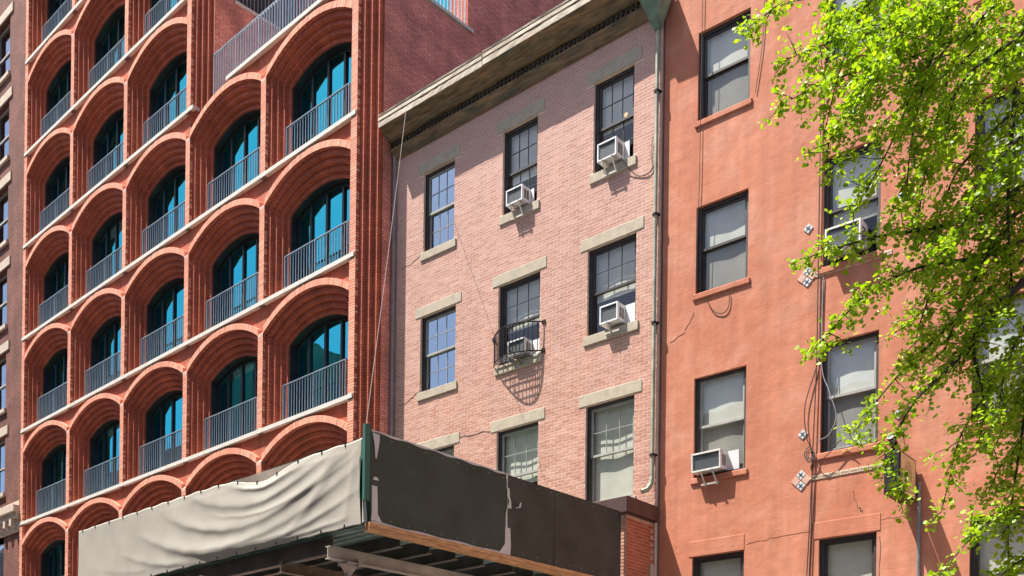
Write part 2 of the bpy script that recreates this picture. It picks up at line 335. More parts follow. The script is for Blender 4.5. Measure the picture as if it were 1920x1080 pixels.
def spandrel(b, xa, xb, n=26, y=.085, top=ST, mi=1):
    for sg in (-1, 1):
        if sg < 0 and xa > -H0: continue
        xs = sorted((sg * H0, sg * PITCH / 2)); zs_ = SPR - .05; b.face([(xs[0], y, zs_), (xs[1], y, zs_), (xs[1], y, top), (xs[0], y, top)], mi=mi)
    for k in range(n):
        x1 = xa + (xb - xa) * k / n; x2 = xa + (xb - xa) * (k + 1) / n
        z = [ZC + math.sqrt(R0 * R0 - x * x) for x in (x1, x2)]
        b.face([(x1, y, z[0]), (x2, y, z[1]), (x2, y, top), (x1, y, top)], mi=mi)
def ring(b, th=.14):
    a = math.asin(H0 / R0); n = 54
    for k in range(n):
        t0 = -a + 2 * a * k / n + .0010; t1 = -a + 2 * a * (k + 1) / n - .0010; y0 = -.003 + rnd.uniform(-.003, .003); y1 = .09
        q = [(r * math.sin(t), ZC + r * math.cos(t)) for r, t in ((R0, t0), (R0, t1), (R0 + th, t1), (R0 + th, t0))]
        q = [(max(-H0, min(H0, x)), z) for x, z in q]
        F = [(x, y0, z) for x, z in q]; B = [(x, y1, z) for x, z in q]; tt = rnd.random()
        b.face(F, t=tt)
        for i in range(4): b.face([F[(i + 1) % 4], F[i], B[i], B[(i + 1) % 4]], t=tt)
# --- one bay, then copies
def make_bay(xcut=None, drapes=((-1.0, -.35), (.55, 1.0)), blind=0):
    b = MB(); sweep(b, prof); spandrel(b, -H0 if xcut is None else xcut, H0)
    bay = b.obj('arched_bay', [M_arc, M_arcv], arc)
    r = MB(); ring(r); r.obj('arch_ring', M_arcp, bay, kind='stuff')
    f = MB(); sweep(f, [(1.122, .42), (1.122, .60), (1.04, .60), (1.04, .66)], zb=.09, mi=0)
    Rf = R0 - (H0 - 1.04)
    for x in (-.6, 0, .6):
        zt = ZC + math.sqrt(Rf * Rf - x * x); f.box(x - .035, x + .035, .585, .66, .09, zt + .01)
    f.box(-1.04, 1.04, .60, .66, .09, .17)
    f.obj('window_frame', M_lining, bay)
    ed = [-1.04, -.565, 0, .565, 1.04]
    for k, (xa, xb) in enumerate(((-1.04, -.635), (-.565, -.035), (.035, .565), (.635, 1.04))):
        g = MB(); n = 8; pts = [(xa, .63, .17), (xb, .63, .17)]
        for i in range(n + 1): x = xb + (xa - xb) * i / n; pts.append((x, .63, ZC + math.sqrt(Rf * Rf - x * x)))
        g.face(pts); g.obj('pane', M_aglass, bay)
    g = MB(); g.box(-1.66, 1.66, .665, 3.2, .05, 2.9, skip='f'); g.face([(-1.66, .664, .05), (-1.04, .664, .05), (-1.04, .664, 2.9), (-1.66, .664, 2.9)]); g.face([(1.04, .664, .05), (1.66, .664, .05), (1.66, .664, 2.9), (1.04, .664, 2.9)])
    g.obj('room', M_room, bay)
    d = MB()
    for (xa, xb) in drapes:
        n = 26
        for i in range(n):
            x1 = xa + (xb - xa) * i / n; x2 = xa + (xb - xa) * (i + 1) / n
            y = [.86 + .035 * math.sin(x * 46) + .02 * math.sin(x * 19) for x in (x1, x2)]
            d.face([(x1, y[0], .1), (x2, y[1], .1), (x2, y[1], 2.6), (x1, y[0], 2.6)])
    if drapes: d.obj('curtain', M_drape, bay, smooth=True, weld=True)
    if blind:
        d = MB(); d.box(-1.03, 1.03, .76, .77, 2.75 - blind, 2.75); d.obj('blind', M_blind, bay)
    rl = MB(); RW = 1.165; yr = .29
    rl.bar((-RW, yr, 1.06), (RW, yr, 1.06), .045, .018); rl.bar((-RW, yr, .16), (RW, yr, .16), .03, .012)
    for x in (-RW, 0, RW): rl.box(x - .009, x + .009, yr - .022, yr + .022, .09, 1.055)
    for i in range(1, 22):
        x = -RW + 2 * RW * i / 22
        if i != 11: rl.box(x - .0055, x + .0055, yr - .010, yr + .010, .16, 1.05)
    rl.obj('railing', M_rail, bay)
    return bay
xk = lambda k: X0 - PITCH * (k + .5)       # bay centre, k = 0 is the bay beside the pink house
protos = [make_bay(drapes=()), make_bay(), make_bay(drapes=((-.95, -.6),)), make_bay(drapes=(), blind=.9), make_bay(drapes=((.2, 1.0),), blind=.35)]; fresh = set(range(5)); vr = random.Random(5)
rows = [BASE + ST * n for n in (-2, -1, 0, 1, 2, 3, 4, 5)]
cutbay = None
for k in range(5):
    for n, L in enumerate(rows):
        if k < 2 and n > 4: continue
        if k == 1 and n == 4:
            cutbay = make_bay(-22.54 - xk(1)); o = cutbay
        else:
            q = vr.choice((0, 0, 1, 2, 3, 4))
            if q in fresh: o = protos[q]; fresh.discard(q)
            else: o = copy_tree(protos[q], arc)
        o.location = (xk(k), 0, L)
# piers
def pier_mesh(top):
    pb = MB(); hh = .0605; z = .09
    while z + hh * .6 < top:
        dx = rnd.uniform(-.0008, .0008); y0 = rnd.uniform(-.0015, .0015)
        pb.box(-.1025 + dx, .1025 + dx, y0, .08, z + .005, min(top, z + hh) - .005, skip='b', t=rnd.random()); z += hh
    m_ = MB(); m_.box(-.1012, .1012, .0035, .085, 0, top); return pb.mesh('pier_brickwork', M_arcp), m_.mesh('pier', M_arcm)
PM = {True: pier_mesh(ST - .02), False: pier_mesh(SPR + .02)}
cap_ = MB(); cap_.face([(-.1025, -.004, SPR + .02), (.1025, -.004, SPR + .02), (.1025, .09, SPR + .10), (-.1025, .09, SPR + .10)]); cap_.face([(-.1025, -.004, SPR - .06), (.1025, -.004, SPR - .06), (.1025, -.004, SPR + .02), (-.1025, -.004, SPR + .02)])
capm = cap_.mesh('skewback', plain('pale_red_stone', (.66, .38, .29), .85))
for k in range(6):
    for n, L in enumerate(rows):
        if k < 2 and n > 4: continue
        full_ = k in (0, 5) or (k == 2 and n > 4); bm_, mm_ = PM[full_]
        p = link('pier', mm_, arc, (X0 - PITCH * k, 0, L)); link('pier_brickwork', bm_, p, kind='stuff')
        if not full_: link('skewback', capm, p)
# string courses
for n, L in enumerate(rows + [rows[-1] + ST]):
    b = MB(); xr = X0 + .06 if n <= 5 else -24.35 + .06; xl = -34.7
    if n == 5:
        b.box(xl, -24.10, -.022, .40, L, L + .09); b.obj('string_course', M_course, arc); b = MB(); xl = -22.54
    b.box(xl, xr, -.022, .42, L, L + .09); b.obj('string_course', M_course, arc)
# stepped right return and side wall
def end_return(x0, z0, z1, ws):
    b = MB(); x = x0; y = 0; u = 0
    for wi in ws:
        b.face([(x, y, z0), (x, y + SD, z0), (x, y + SD, z1), (x, y, z1)], uv=[(u, z0), (u + SD, z0), (u + SD, z1), (u, z1)]); u += SD; y += SD
        b.face([(x, y, z0), (x + wi, y, z0), (x + wi, y, z1), (x, y, z1)], uv=[(u, z0), (u + wi, z0), (u + wi, z1), (u, z1)]); u += wi; x += wi
    b.obj('stepped_corner', M_arc, arc); return x, y
ex, ey = end_return(X0 + .1025, 0, 18.56, (.125, .125, .125, .048))
TER = 18.56
b = MB(); b.face([(ex, ey, 0), (ex, 3.0, 0), (ex, 3.0, TER), (ex, ey, TER)]); b.face([(ex, 3.0, 0), (ex, 16, 0), (ex, 16, 26), (ex, 3.0, 26)]); b.face([(ex, 2.8, TER), (ex, 3.0, TER), (ex, 3.0, 26), (ex, 2.8, 26)])
b.obj('side_wall', M_side, arc)
b = MB(); b.box(X0 - PITCH * 2 + .6, ex - .01, .4, 2.8, TER - .04, TER + .03); b.obj('terrace_floor', M_course, arc)
b = MB(); b.box(ex - .22, ex + .05, .36, 2.95, TER + .031, TER + .10); b.obj('coping', M_course, arc)
# set-back storey behind the terrace
sb = MB(); xl2 = X0 - PITCH * 2 + .6; holed_wall(sb, xl2, ex - .001, TER, 26, [(-23.2, -20.9, TER + .15, 21.2), (-20.2, -17.6, TER + .15, 21.2)], y=2.8, depth=.2)
sw_ = sb.obj('setback_wall', M_arc, arc)
for (xa, xb) in ((-23.2, -20.9), (-20.2, -17.6)):
    g = MB(); g.face([(xa, 2.98, TER + .15), (xb, 2.98, TER + .15), (xb, 2.98, 21.2), (xa, 2.98, 21.2)]); g.obj('pane', M_aglass, sw_)
    g = MB()
    for i in range(4): x = xa + (xb - xa) * i / 3; g.box(x - .04, x + .04, 2.92, 2.975, TER + .15, 21.2)
    g.obj('window_frame', M_lining, sw_)
shell('setback_room', xl2, ex - .05, TER, 21.4, 3.05, 6, M_room, arc)
def railing_run(a, bb, z, h, parent, sp=.11):
    m = MB(); a = Vector(a); bb = Vector(bb); L = (bb - a).length; d = (bb - a) / L; n = round(L / sp)
    m.bar((a.x, a.y, z + h), (bb.x, bb.y, z + h), .045, .02)
    for i in range(n + 1):
        p = a + d * L * i / n; t = .02 if i % 9 == 0 else .012
        m.bar((p.x, p.y, z), (p.x, p.y, z + h - .005), t, .035, up=(-d.y, d.x, 0))
    return m.obj('terrace_railing', M_rail, parent)
railing_run((-23.35, .14), (-17.5, .14), TER - .3, 1.37, arc)
railing_run((ex - .09, .4), (ex - .09, 2.8), TER + .1, 1.0, arc)
# taller part beside the terrace
tx, ty = end_return(X0 - PITCH * 2 + .1025, TER - .3, 28, (.125, .125, .125, .125))
b = MB(); b.face([(tx, ty, TER - .3), (tx, .94, TER - .3), (tx, .94, 28), (tx, ty, 28)]); b.face([(tx, .94, TER - .3), (tx, 5, TER - .3), (tx, 5, 21.58), (tx, .94, 21.58)])
b.face([(tx, .94, 28), (tx, .94, 21.58), (tx - 3, .94, 21.58), (tx - 3, .94, 28)])
b.obj('side_wall', M_side, arc)
b = MB(); b.box(tx - .3, tx + .04, .95, 4.0, 21.581, 21.65); b.obj('coping', M_course, arc)
railing_run((tx - .06, 1.0), (tx - .06, 4.0), 21.65, 1.0, arc)
b = MB(); b.box(-35, tx - .4, 3.4, 8, 21, 28); b.obj('upper_block', M_arc, arc)
b = MB(); b.box(-34.7, ex - .3, 3.3, 15.9, 0, TER - .05); b.obj('core', M_room, arc)
b = MB(); b.box(-34.7, X0 + .1, .02, .6, 0, rows[0]); b.obj('ground_floor_wall', M_arc, arc)
b = MB(); b.box(-34.72, -34.70, .0, 3.3, 0, 28); b.obj('edge_strip', M_arc, arc)
# ================================================================== BROWN BUILDING (far left)
brn = thing('brown_brick_building', 'brown brick building with tan window sills at the left edge', 'building', (0, AY, 0))
b = MB(); holes = []
for i in range(7): zb = 25.09 - 2.83 * i; holes.append((-37.7, -36.28, zb, zb + 1.92))
holed_wall(b, -45, -34.78, 0, 30, holes, y=.10, depth=.22)
b.face([(-34.78, .10, 0), (-34.78, 3, 0), (-34.78, 3, 30), (-34.78, .10, 30)])
b.obj('wall', M_brown, brn)
for h in holes:
    a, c, z0, z1 = h
    l = MB(); l.cbox(a - .2, c + .28, .06, .2, z1 + .003, z1 + .30); l.obj('lintel', M_tan, brn)
    l = MB(); l.cbox(a - .1, c + .08, .02, .3, z0 - .14, z0 - .002); l.obj('sill', M_tan, brn)
    f = MB(); zm = (z0 + z1) / 2
    for (p, q, r, s_) in ((a, a + .07, z0, z1), (c - .07, c, z0, z1), (a + .07, c - .07, z1 - .07, z1), (a + .07, c - .07, zm - .035, zm + .035), (a + .07, c - .07, z0, z0 + .07)): f.box(p, q, .26, .33, r, s_)
    fr = f.obj('window', M_sashw, brn)
    for (r, s_) in ((zm + .035, z1 - .07), (z0 + .07, zm - .035)):
        g = MB(); g.face([(a + .07, .3, r), (c - .07, .3, r), (c - .07, .3, s_), (a + .07, .3, s_)]); g.obj('pane', M_glassb, fr)
shell('room', -44.9, -34.8, 0, 29.9, .34, 3, M_inner, brn)
b = MB()
for (z0, z1, p) in ((10.25, 10.42, .10), (10.05, 10.25, .28), (9.85, 10.05, .18), (9.45, 9.85, .06)): b.box(-45, -34.79, .098 - p, .098, z0, z1 - .002)
for i in range(20): x = -44.8 + i * .5; b.box(x, x + .16, -.12, .04, 9.62, 9.84)
b.obj('belt_cornice', M_tan, brn)
b = MB()
b.bar((-38, -.14, 10.95), (-36.1, -.14, 10.95), .04, .03)
for i in range(14): x = -38 + i * .146; b.box(x - .008, x + .008, -.15, -.13, 10.42, 10.94)
b.obj('window_guard', M_iron, brn)
# ================================================================== PINK ROW HOUSE
AP = 0.0364476; PO = Vector((-16.975, 14.29, 0))
pex = Vector((math.cos(AP), math.sin(AP), 0)); pey = Vector((-math.sin(AP), math.cos(AP), 0))
ph = thing('row_house', 'pale pink brick row house with tan lintels, brown wood cornice and drainpipe', 'house', PO, AP)
PW = 6.68; PTOP = 14.66
cols1 = [(.90, 1.79), (3.09, 3.96), (5.265, 6.14)]; cols2 = [(.855, 1.87), (3.02, 4.065), (5.17, 6.225)]
rowz = [(12.43, 14.07, cols1, 14.07, 14.30), (9.54, 11.11, cols2, 11.11, 11.315), (6.50, 8.29, cols2, 8.29, 8.50), (3.3, 5.2, cols2, 5.2, 5.4)]
holes = []; blocks = []
for (z0, z1, cs, l0, l1) in rowz:
    for (a, c) in cs:
        holes.append((a, c, z0, z1)); blocks.append((a, c, z0, z1)); ov = .155
        blocks.append((a - ov, c + ov, l0, l1)); blocks.append((a - .06, c + .07, z0 - .17, z0))
b = MB(); holed_wall(b, 0, PW, 0, PTOP + .6, holes, y=.0022, depth=.064); b.face([(PW, .0022, 0), (PW, 8, 0), (PW, 8, PTOP + .6), (PW, .0022, PTOP + .6)])
wall = b.obj('wall', M_pmort, ph)
BL, BH, J = .178, .0575, .010
cells = []
zi = 0; z = 4.2
while z < PTOP:
    off = (zi % 2) * BL / 2 + (rnd.uniform(-.01, .01)); x = -off
    iv = [(0.0, PW)]
    for (a, c, d, e) in blocks:
        if d < z + BH - J and e > z:
            if d <= z + .02 and e >= z + BH - .025 or True:
                nv = []
                for (p, q) in iv:
                    if c <= p or a >= q: nv.append((p, q)); continue
                    if a > p: nv.append((p, a))
                    if c < q: nv.append((c, q))
                iv = nv
    while x < PW:
        wd = BL
        for (p, q) in iv:
            s0 = max(x + J / 2, p + .001); s1 = min(x + wd - J / 2, q - .001)
            if s1 - s0 > .02: cells.append((s0, s1, z + J / 2, z + BH - J / 2))
        x += wd
    z += BH; zi += 1
cp = CAMP - PO
def cdist(c):
    p = PO + pex * ((c[0] + c[1]) / 2) + Vector((0, 0, c[2])) - CAMP; return p.length
vis = lambda c: (c[2] > 6.3 or c[0] > 6.0) and c[2] < 14.5 and c[0] > 0 and c[1] - c[0] > BL - J - .004 and not (c[2] < 7.2 and c[0] < 4.6)
full = sorted([c for c in cells if vis(c) and c[2] > 6.35], key=cdist)[:290]; fs = set(full)
wb_ = MB()
def brick(b, x0, x1, z0, z1, y=0.0, t=.5, bv=.0035, th=.012):
    Y = y + th
    b.face([(x0 + bv, y, z0 + bv), (x1 - bv, y, z0 + bv), (x1 - bv, y, z1 - bv), (x0 + bv, y, z1 - bv)], t=t)
    o = [(x0, Y, z0), (x1, Y, z0), (x1, Y, z1), (x0, Y, z1)]; i_ = [(x0 + bv, y, z0 + bv), (x1 - bv, y, z0 + bv), (x1 - bv, y, z1 - bv), (x0 + bv, y, z1 - bv)]
    for k in range(4): b.face([o[k], o[(k + 1) % 4], i_[(k + 1) % 4], i_[k]], t=t)
for c in cells:
    if c not in fs: brick(wb_, *c, y=rnd.uniform(-.0012, .001), t=rnd.random(), bv=.002)
wb_.obj('brickwork', M_pink, wall, kind='stuff')
sb_ = MB(); brick(sb_, 0, BL - J, 0, BH - J, bv=.002); sbm = sb_.mesh('brick', M_pink1)
for c in full: link('brick', sbm, wall, (c[0], rnd.uniform(-.0012, .001), c[2]))
shell('room', .02, PW - .02, 3, PTOP + .55, .34, 3.5, M_inner, ph)
# --- sash windows
def sash_window(parent, a, c, z0, z1, y0, frame, muntin=None, shade=None, glass=None, split=.5, fw=.055, sashm=None, lowpane=True, head=.05, screen=False):
    f = MB()
    f.box(a, a + fw, y0, y0 + .11, z0, z1); f.box(c - fw, c, y0, y0 + .11, z0, z1); f.box(a + fw, c - fw, y0, y0 + .11, z1 - head, z1); f.box(a + fw, c - fw, y0, y0 + .11, z0, z0 + .04)
    f.box(a - .0, a + fw * .35, y0 - .02, y0 - .001, z0, z1)
    w_ = f.obj('window', frame, parent)
    xa, xb = a + fw, c - fw; zt = z1 - head; zb = z0 + .04; zm = zb + (zt - zb) * split; r = .04
    for nm, (p, q, yy) in (('upper_sash', (zm - .02, zt, y0 + .03)), ('lower_sash', (zb, zm + .02, y0 + .065))):
        if nm == 'lower_sash' and not lowpane: continue
        s_ = MB(); s_.box(xa, xa + r, yy, yy + .03, p, q); s_.box(xb - r, xb, yy, yy + .03, p, q); s_.box(xa + r, xb - r, yy, yy + .03, q - r, q); s_.box(xa + r, xb - r, yy, yy + .03, p, p + r)
        if muntin and (nm == 'upper_sash' or muntin[2]):
            for i in range(1, muntin[0]): x = xa + r + (xb - xa - 2 * r) * i / muntin[0]; s_.box(x - .005, x + .005, yy + .008, yy + .026, p + r, q - r)
            for i in range(1, muntin[1]): zz = p + r + (q - p - 2 * r) * i / muntin[1]; s_.box(xa + r, xb - r, yy + .009, yy + .025, zz - .005, zz + .005)
        s_.obj(nm, (sashm or frame), w_)
        g = MB(); g.face([(xa + r, yy + .018, p + r), (xb - r, yy + .018, p + r), (xb - r, yy + .018, q - r), (xa + r, yy + .018, q - r)]); g.obj('pane', (M_screen if (screen and nm == 'lower_sash') else (glass or M_glass)), w_)
    if shade:
        zs, mat = shade; s_ = MB(); ys = y0 + (.10 if screen else .125); n = 12
        for i in range(n):
            x1 = xa + (xb - xa) * i / n; x2 = xa + (xb - xa) * (i + 1) / n
            yv = [ys + .006 * math.sin(x * 9 + z0) for x in (x1, x2)]
            s_.face([(x1, yv[0], zs), (x2, yv[1], zs), (x2, yv[1], z1), (x1, yv[0], z1)])
        s_.box(xa, xb, ys - .012, ys + .002, zs - .03, zs); s_.obj('roller_shade', mat, w_)
    return w_
specs = {(0, 0): dict(glass=M_glassb, shade=None), (0, 1): dict(shade=(13.10, M_shade)), (0, 2): dict(shade=(13.22, M_shade)),
         (1, 0): dict(glass=M_glassb, shade=None), (1, 1): dict(shade=(10.25, M_shade)), (1, 2): dict(shade=(10.22, M_shade)),
         (2, 0): dict(shade=(7.0, M_shade)), (2, 1): dict(shade=(7.25, M_shade)), (2, 2): dict(shade=(6.55, M_shade)),
         (3, 0): dict(shade=(4, M_shade)), (3, 1): dict(shade=(4, M_shade)), (3, 2): dict(shade=(4, M_shade))}
for i, (z0, z1, cs, l0, l1) in enumerate(rowz):
    for j, (a, c) in enumerate(cs):
        sp = specs[(i, j)]
        sash_window(ph, a + .001, c - .001, z0, z1, .072, M_frame, muntin=(3, 2, i == 0 or j == 0), split=.5, sashm=M_sashw if sp.get('glass') or i == 2 else None, **sp)
        l = MB(); l.cbox(a - .155, c + .155, -.012, .06, l0 + .001, l1 - .001, .005); l.obj('lintel', M_lintel, ph)
        l = MB(); l.cbox(a - .06, c + .07, -.03, .07, z0 - .165, z0 - .002, .006); l.obj('sill', M_lintel, ph)
# --- cornice
pf = [(.0, 14.655), (.05, 14.66), (.07, 14.70), (.15, 14.80), (.16, 14.83), (.115, 14.835), (.115, 14.975), (.235, 14.98), (.25, 15.02), (.30, 15.06), (.43, 15.12), (.47, 15.145), (.47, 15.20)]
def extr(b, pf, x0, x1, n=1, jit=0):
    xs = [x0 + (x1 - x0) * i / n for i in range(n + 1)]
    js = [[rnd.uniform(-jit, jit) for _ in pf] for _ in xs]
    for i in range(n):
        for k in range(len(pf) - 1):
            q = lambda ii, kk: (xs[ii], -pf[kk][0] + js[ii][kk], pf[kk][1] + js[ii][kk] * .6)
            b.face([q(i, k), q(i + 1, k), q(i + 1, k + 1), q(i, k + 1)], uv=[(xs[i], k * .1), (xs[i + 1], k * .1), (xs[i + 1], k * .1 + .1), (xs[i], k * .1 + .1)])
    for xx in (x0, x1): b.face([(xx, -p, z) for p, z in pf] + [(xx, 0, pf[-1][1])])
b = MB(); extr(b, pf, .03, PW + .02, 40, .004); cor = b.obj('cornice', M_wood, ph)
dm = MB(); dm.cbox(0, .05, -.150, -.116, 14.88, 14.955, .004); dmm = dm.mesh('dentil', plain('blackened_wood', (.06, .05, .035), .85, var=.3))
x = .06
while x < PW - .05: link('dentil', dmm, cor, (x, rnd.uniform(-.004, .004), rnd.uniform(-.003, .003))); x += .105
for (xa, xb, dz) in ((.02, 2.96, 0), (2.975, PW + .03, .012)):
    b = MB(); extr(b, [(.44, 15.15), (.485, 15.15), (.49, 15.25), (.465, 15.26), (.465, 15.275), (.50, 15.28), (.50, 15.34), (.0, 15.36)], xa, xb, 24, .004)
    o = b.obj('gutter_board', M_gutter, cor); o.location.z = dz
    b = MB(); extr(b, [(.30, 15.365), (.505, 15.365), (.512, 15.395), (.3, 15.42)], xa + .01, xb, 20, .003); o = b.obj('gutter_lip', M_gutter, cor); o.location.z = dz
b = MB(); b.box(.03, PW, -.3, 8, PTOP + .58, PTOP + .7); b.obj('roof', M_asph, ph)
# --- drainpipe with leader head
dx = PW - .03
b = MB(); b.tube([(dx, -.06, 14.35), (dx, -.06, 6.72)], .034, 10)
dp = b.obj('drainpipe', M_pipe, ph, smooth=True)
b = MB()
s0 = [(-.17, -.40, 15.05), (.24, -.40, 15.05), (.24, -.02, 15.05), (-.17, -.02, 15.05)]; s1 = [(-.17, -.40, 14.78), (.24, -.40, 14.78), (.24, -.02, 14.78), (-.17, -.02, 14.78)]; s2 = [(-.05, -.12, 14.36), (.05, -.12, 14.36), (.05, -.02, 14.36), (-.05, -.02, 14.36)]
for A_, B_ in ((s0, s1), (s1, s2)):
    for i in range(4): b.face([Vector(A_[i]) + Vector((dx, 0, 0)), Vector(B_[i]) + Vector((dx, 0, 0)), Vector(B_[(i + 1) % 4]) + Vector((dx, 0, 0)), Vector(A_[(i + 1) % 4]) + Vector((dx, 0, 0))])
b.face([Vector(p) + Vector((dx, 0, 0)) for p in s2]); b.obj('leader_head', M_copper, dp)
for zz in (13.3, 11.2, 9.35, 7.1):
    b = MB(); b.tube([(dx, -.06, zz), (dx, -.06, zz + .035)], .052, 10); b.box(dx - .065, dx + .065, -.02, .0, zz, zz + .035); b.obj('pipe_clamp', M_iron, dp)
b = MB(); b.tube([(dx, -.06, 6.74), (dx - .01, -.08, 6.62), (dx - .05, -.12, 6.53), (dx - .12, -.2, 6.48)], .045, 10); b.obj('pipe_shoe', M_pipe, dp, smooth=True)
b = MB(); b.tube([(.06, -.05, 15.0), (.06, -.05, 3.5)], .045, 10); b.obj('corner_pipe', plain('grey_purple_pipe', (.26, .20, .20), .6), ph, smooth=True)
# crack lines opened in the brick
def crack(pts, parent, mat=M_dark, r=.006):
    b = MB(); q = []
    for i in range(len(pts) - 1):
        for k in range(6):
            t = k / 6; q.append((pts[i][0] + (pts[i + 1][0] - pts[i][0]) * t + rnd.uniform(-.02, .02), -.001, pts[i][1] + (pts[i + 1][1] - pts[i][1]) * t + rnd.uniform(-.02, .02)))
    q.append((pts[-1][0], -.001, pts[-1][1])); b.tube(q, r, 4); b.obj('crack', mat, parent)
crack([(.22, 9.44), (.45, 9.42), (.86, 9.6)], ph); crack([(2.0, 8.38), (2.5, 8.36), (2.95, 8.34)], ph); crack([(.24, 12.3), (.6, 12.33), (.86, 12.42)], ph, r=.004)
# bow-fronted iron guard
gx0, gx1, BOW = 2.93, 4.16, .295
def bow(t): return (gx0 + (gx1 - gx0) * t, -BOW * math.sin(math.pi * t) ** .8 if 0 < t < 1 else 0.0)
b = MB()
for zz, rr in ((10.10, .013), (9.56, .011)):
    b.tube([(bow(i / 24)[0], bow(i / 24)[1] - .01, zz) for i in range(25)], rr, 6)
for i in range(1, 17): t = i / 17; x, y = bow(t); b.tube([(x, y - .01, 9.56), (x, y - .01, 10.10)], .009, 5)
gd = b.obj('bowed_guard', M_iron, ph)
b = MB()
for i in range(1, 6):
    yy = -BOW * i / 6; ts = [k / 60 for k in range(61) if bow(k / 60)[1] <= yy]
    if len(ts) > 1: b.tube([(bow(ts[0])[0], yy - .01, 9.56), (bow(ts[-1])[0], yy - .01, 9.56)], .009, 5)
for t in (.3, .6): x, y = bow(t); b.tube([(x, y, 9.56), (x, .0, 9.40)], .008, 5)
b.obj('guard_floor', M_iron, gd)
b = MB(); b.box(gx1 - .02, gx1 + .05, -.02, .0, 10.06, 10.13); b.box(gx1 - .03, gx1 + .04, -.02, .0, 9.53, 9.6); b.box(gx0 - .04, gx0 + .02, -.02, 0, 10.06, 10.13); b.obj('wall_plate', M_iron, gd)
# ground-floor extension at the right
ext = MB(); exx = 6.66; ez = 5.96
ext.box(5.2, exx - .006, -.812, -.01, 0, ez)
eo = ext.obj('extension', M_extm, ph)
eb = MB(); eb.face([(0, 0, 0), (0, .17, 0), (0, .17, .049), (0, 0, .049)])
o_ = [(-.006, 0, 0), (-.006, .17, 0), (-.006, .17, .049), (-.006, 0, .049)]; i_ = [(.006, .003, .003), (.006, .167, .003), (.006, .167, .046), (.006, .003, .046)]
eb = MB(); eb.face(i_)
for k in range(4): eb.face([o_[k], o_[(k + 1) % 4], i_[(k + 1) % 4], i_[k]])
ebm = eb.mesh('brick', M_extb)
hb = MB(); i2 = [(p[0], p[1] * .5 if p[1] < .1 else p[1] - .085, p[2]) for p in i_]; o2 = [(p[0], 0 if p[1] < .1 else .085, p[2]) for p in o_]; hb.face(i2)
for k in range(4): hb.face([o2[k], o2[(k + 1) % 4], i2[(k + 1) % 4], i2[k]])
hbm = hb.mesh('brick', M_extb)
z = 4.3; zi = 0
while z < ez - .05:
    y = -.806 + (.09 if zi % 2 else 0)
    if zi % 2: link('brick', hbm, eo, (exx - .006, -.806, z))
    while y + .17 < -.005: link('brick', ebm, eo, (exx - .006, y, z)); y += .18
    if y + .085 < -.005: link('brick', hbm, eo, (exx - .006, y, z))
    z += .0575; zi += 1
b = MB(); b.cbox(5.1, 6.74, -.92, -.002, ez + .004, 6.235, .01); b.obj('extension_cap', M_cap, ph)
b = MB(); b.box(6.664, 6.69, -.13, -.03, 4.95, 5.25); b.obj('pale_block', M_tan, ph)
fb = MB(); z = 4.3; zi = 0
while z < ez - .05:
    x = 5.2 - (.09 if zi % 2 else 0)
    while x < 6.64:
        a_, c_ = max(5.2, x) + .005, min(6.645, x + .18) - .005
        if c_ - a_ > .02: brick(fb, a_, c_, z, z + .049, y=-.824, t=rnd.random())
        x += .18
    z += .0575; zi += 1
fb.obj('front_brickwork', M_pink, eo, kind='stuff')
# ================================================================== AIR CONDITIONERS
def aircon(root, rz, x0, x1, z0, z1, label, out=.17, braces=2, fill=None, dirty=False, drop=.28, yin=.1, tilt=0):
    cx_ = (x0 + x1) / 2
    er = Matrix.Rotation(rz, 4, 'Z'); loc = Vector(root) + er @ Vector((cx_, 0, z0))
    t = thing('air_conditioner', label, 'air conditioner', loc, rz, 'air conditioners in the windows'); t.rotation_euler = (tilt, 0, rz)
    W = (x1 - x0) / 2; H = z1 - z0; mw = M_white if not dirty else plain('stained_plastic', (.72, .69, .63), .6, var=.2, vscale=9)
    c = MB(); m = .028
    for (p, q, r, s_) in ((-W, -W + m, 0, H), (W - m, W, 0, H), (-W + m, W - m, H - m, H), (-W + m, W - m, 0, m)): c.cbox(p, q, -out, -out + .05, r, s_, .004)
    c.box(-W + .004, W - .004, -out + .051, yin, .004, H - .004, skip='f')
    c.obj('case', mw, t)
    g = MB(); g.face([(-W + m, -out + .03, m), (W - m, -out + .03, m), (W - m, -out + .03, H - m), (-W + m, -out + .03, H - m)])
    n = 46
    for i in range(n): x = -W + m + (2 * W - 2 * m) * (i + .5) / n; g.box(x - .0012, x + .0012, -out + .024, -out + .0299, m, H - m, skip='b')
    g.obj('condenser_fins', M_grille, t)
    g = MB(); g.box(-W + m, W - m, -out + .012, -out + .022, H - m - .018, H - m - .001); g.box(-W * .3, W * .25, -out + .012, -out + .022, H - m - .03, H - m - .0181); g.obj('lip', M_dark, t)
    for s_ in (-1, 1):
        for (ya, yb) in ((-out + .06, -out + .12), (-out + .135, -out + .195)):
            v = MB(); X = s_ * (W - .003)
            for i in range(9): zz = H * .2 + i * H * .065; v.box(min(X, X + s_ * .004), max(X, X + s_ * .004), ya, yb, zz, zz + H * .035)
            v.obj('side_louvre', M_dark, t)
    for i in range(braces):
        xx = (-.065 + .21 * i) if braces > 1 else .0
        v = MB(); v.bar((xx, -out + .02, -.012), (xx, -.05, -.012), .03, .02); v.bar((xx - .03, -out - .01, .01), (xx + .03, -.10, -drop), .036, .014); v.obj('support_bracket', M_brkt, t)
    if braces: v = MB(); v.box(-.12, .20, -.108, -.097, -drop + .02, -drop + .05); v.obj('brace_plate', M_brkt, t)
    if fill:
        v = MB(); v.box(W + .005, W + fill, .09, .11, 0, H); v.obj('filler_panel', M_white, t)
    return t
aircon(PO, AP, 3.33, 3.74, 12.47, 12.765, 'white air conditioner on two struts in middle top-storey window of pink house', fill=.07)
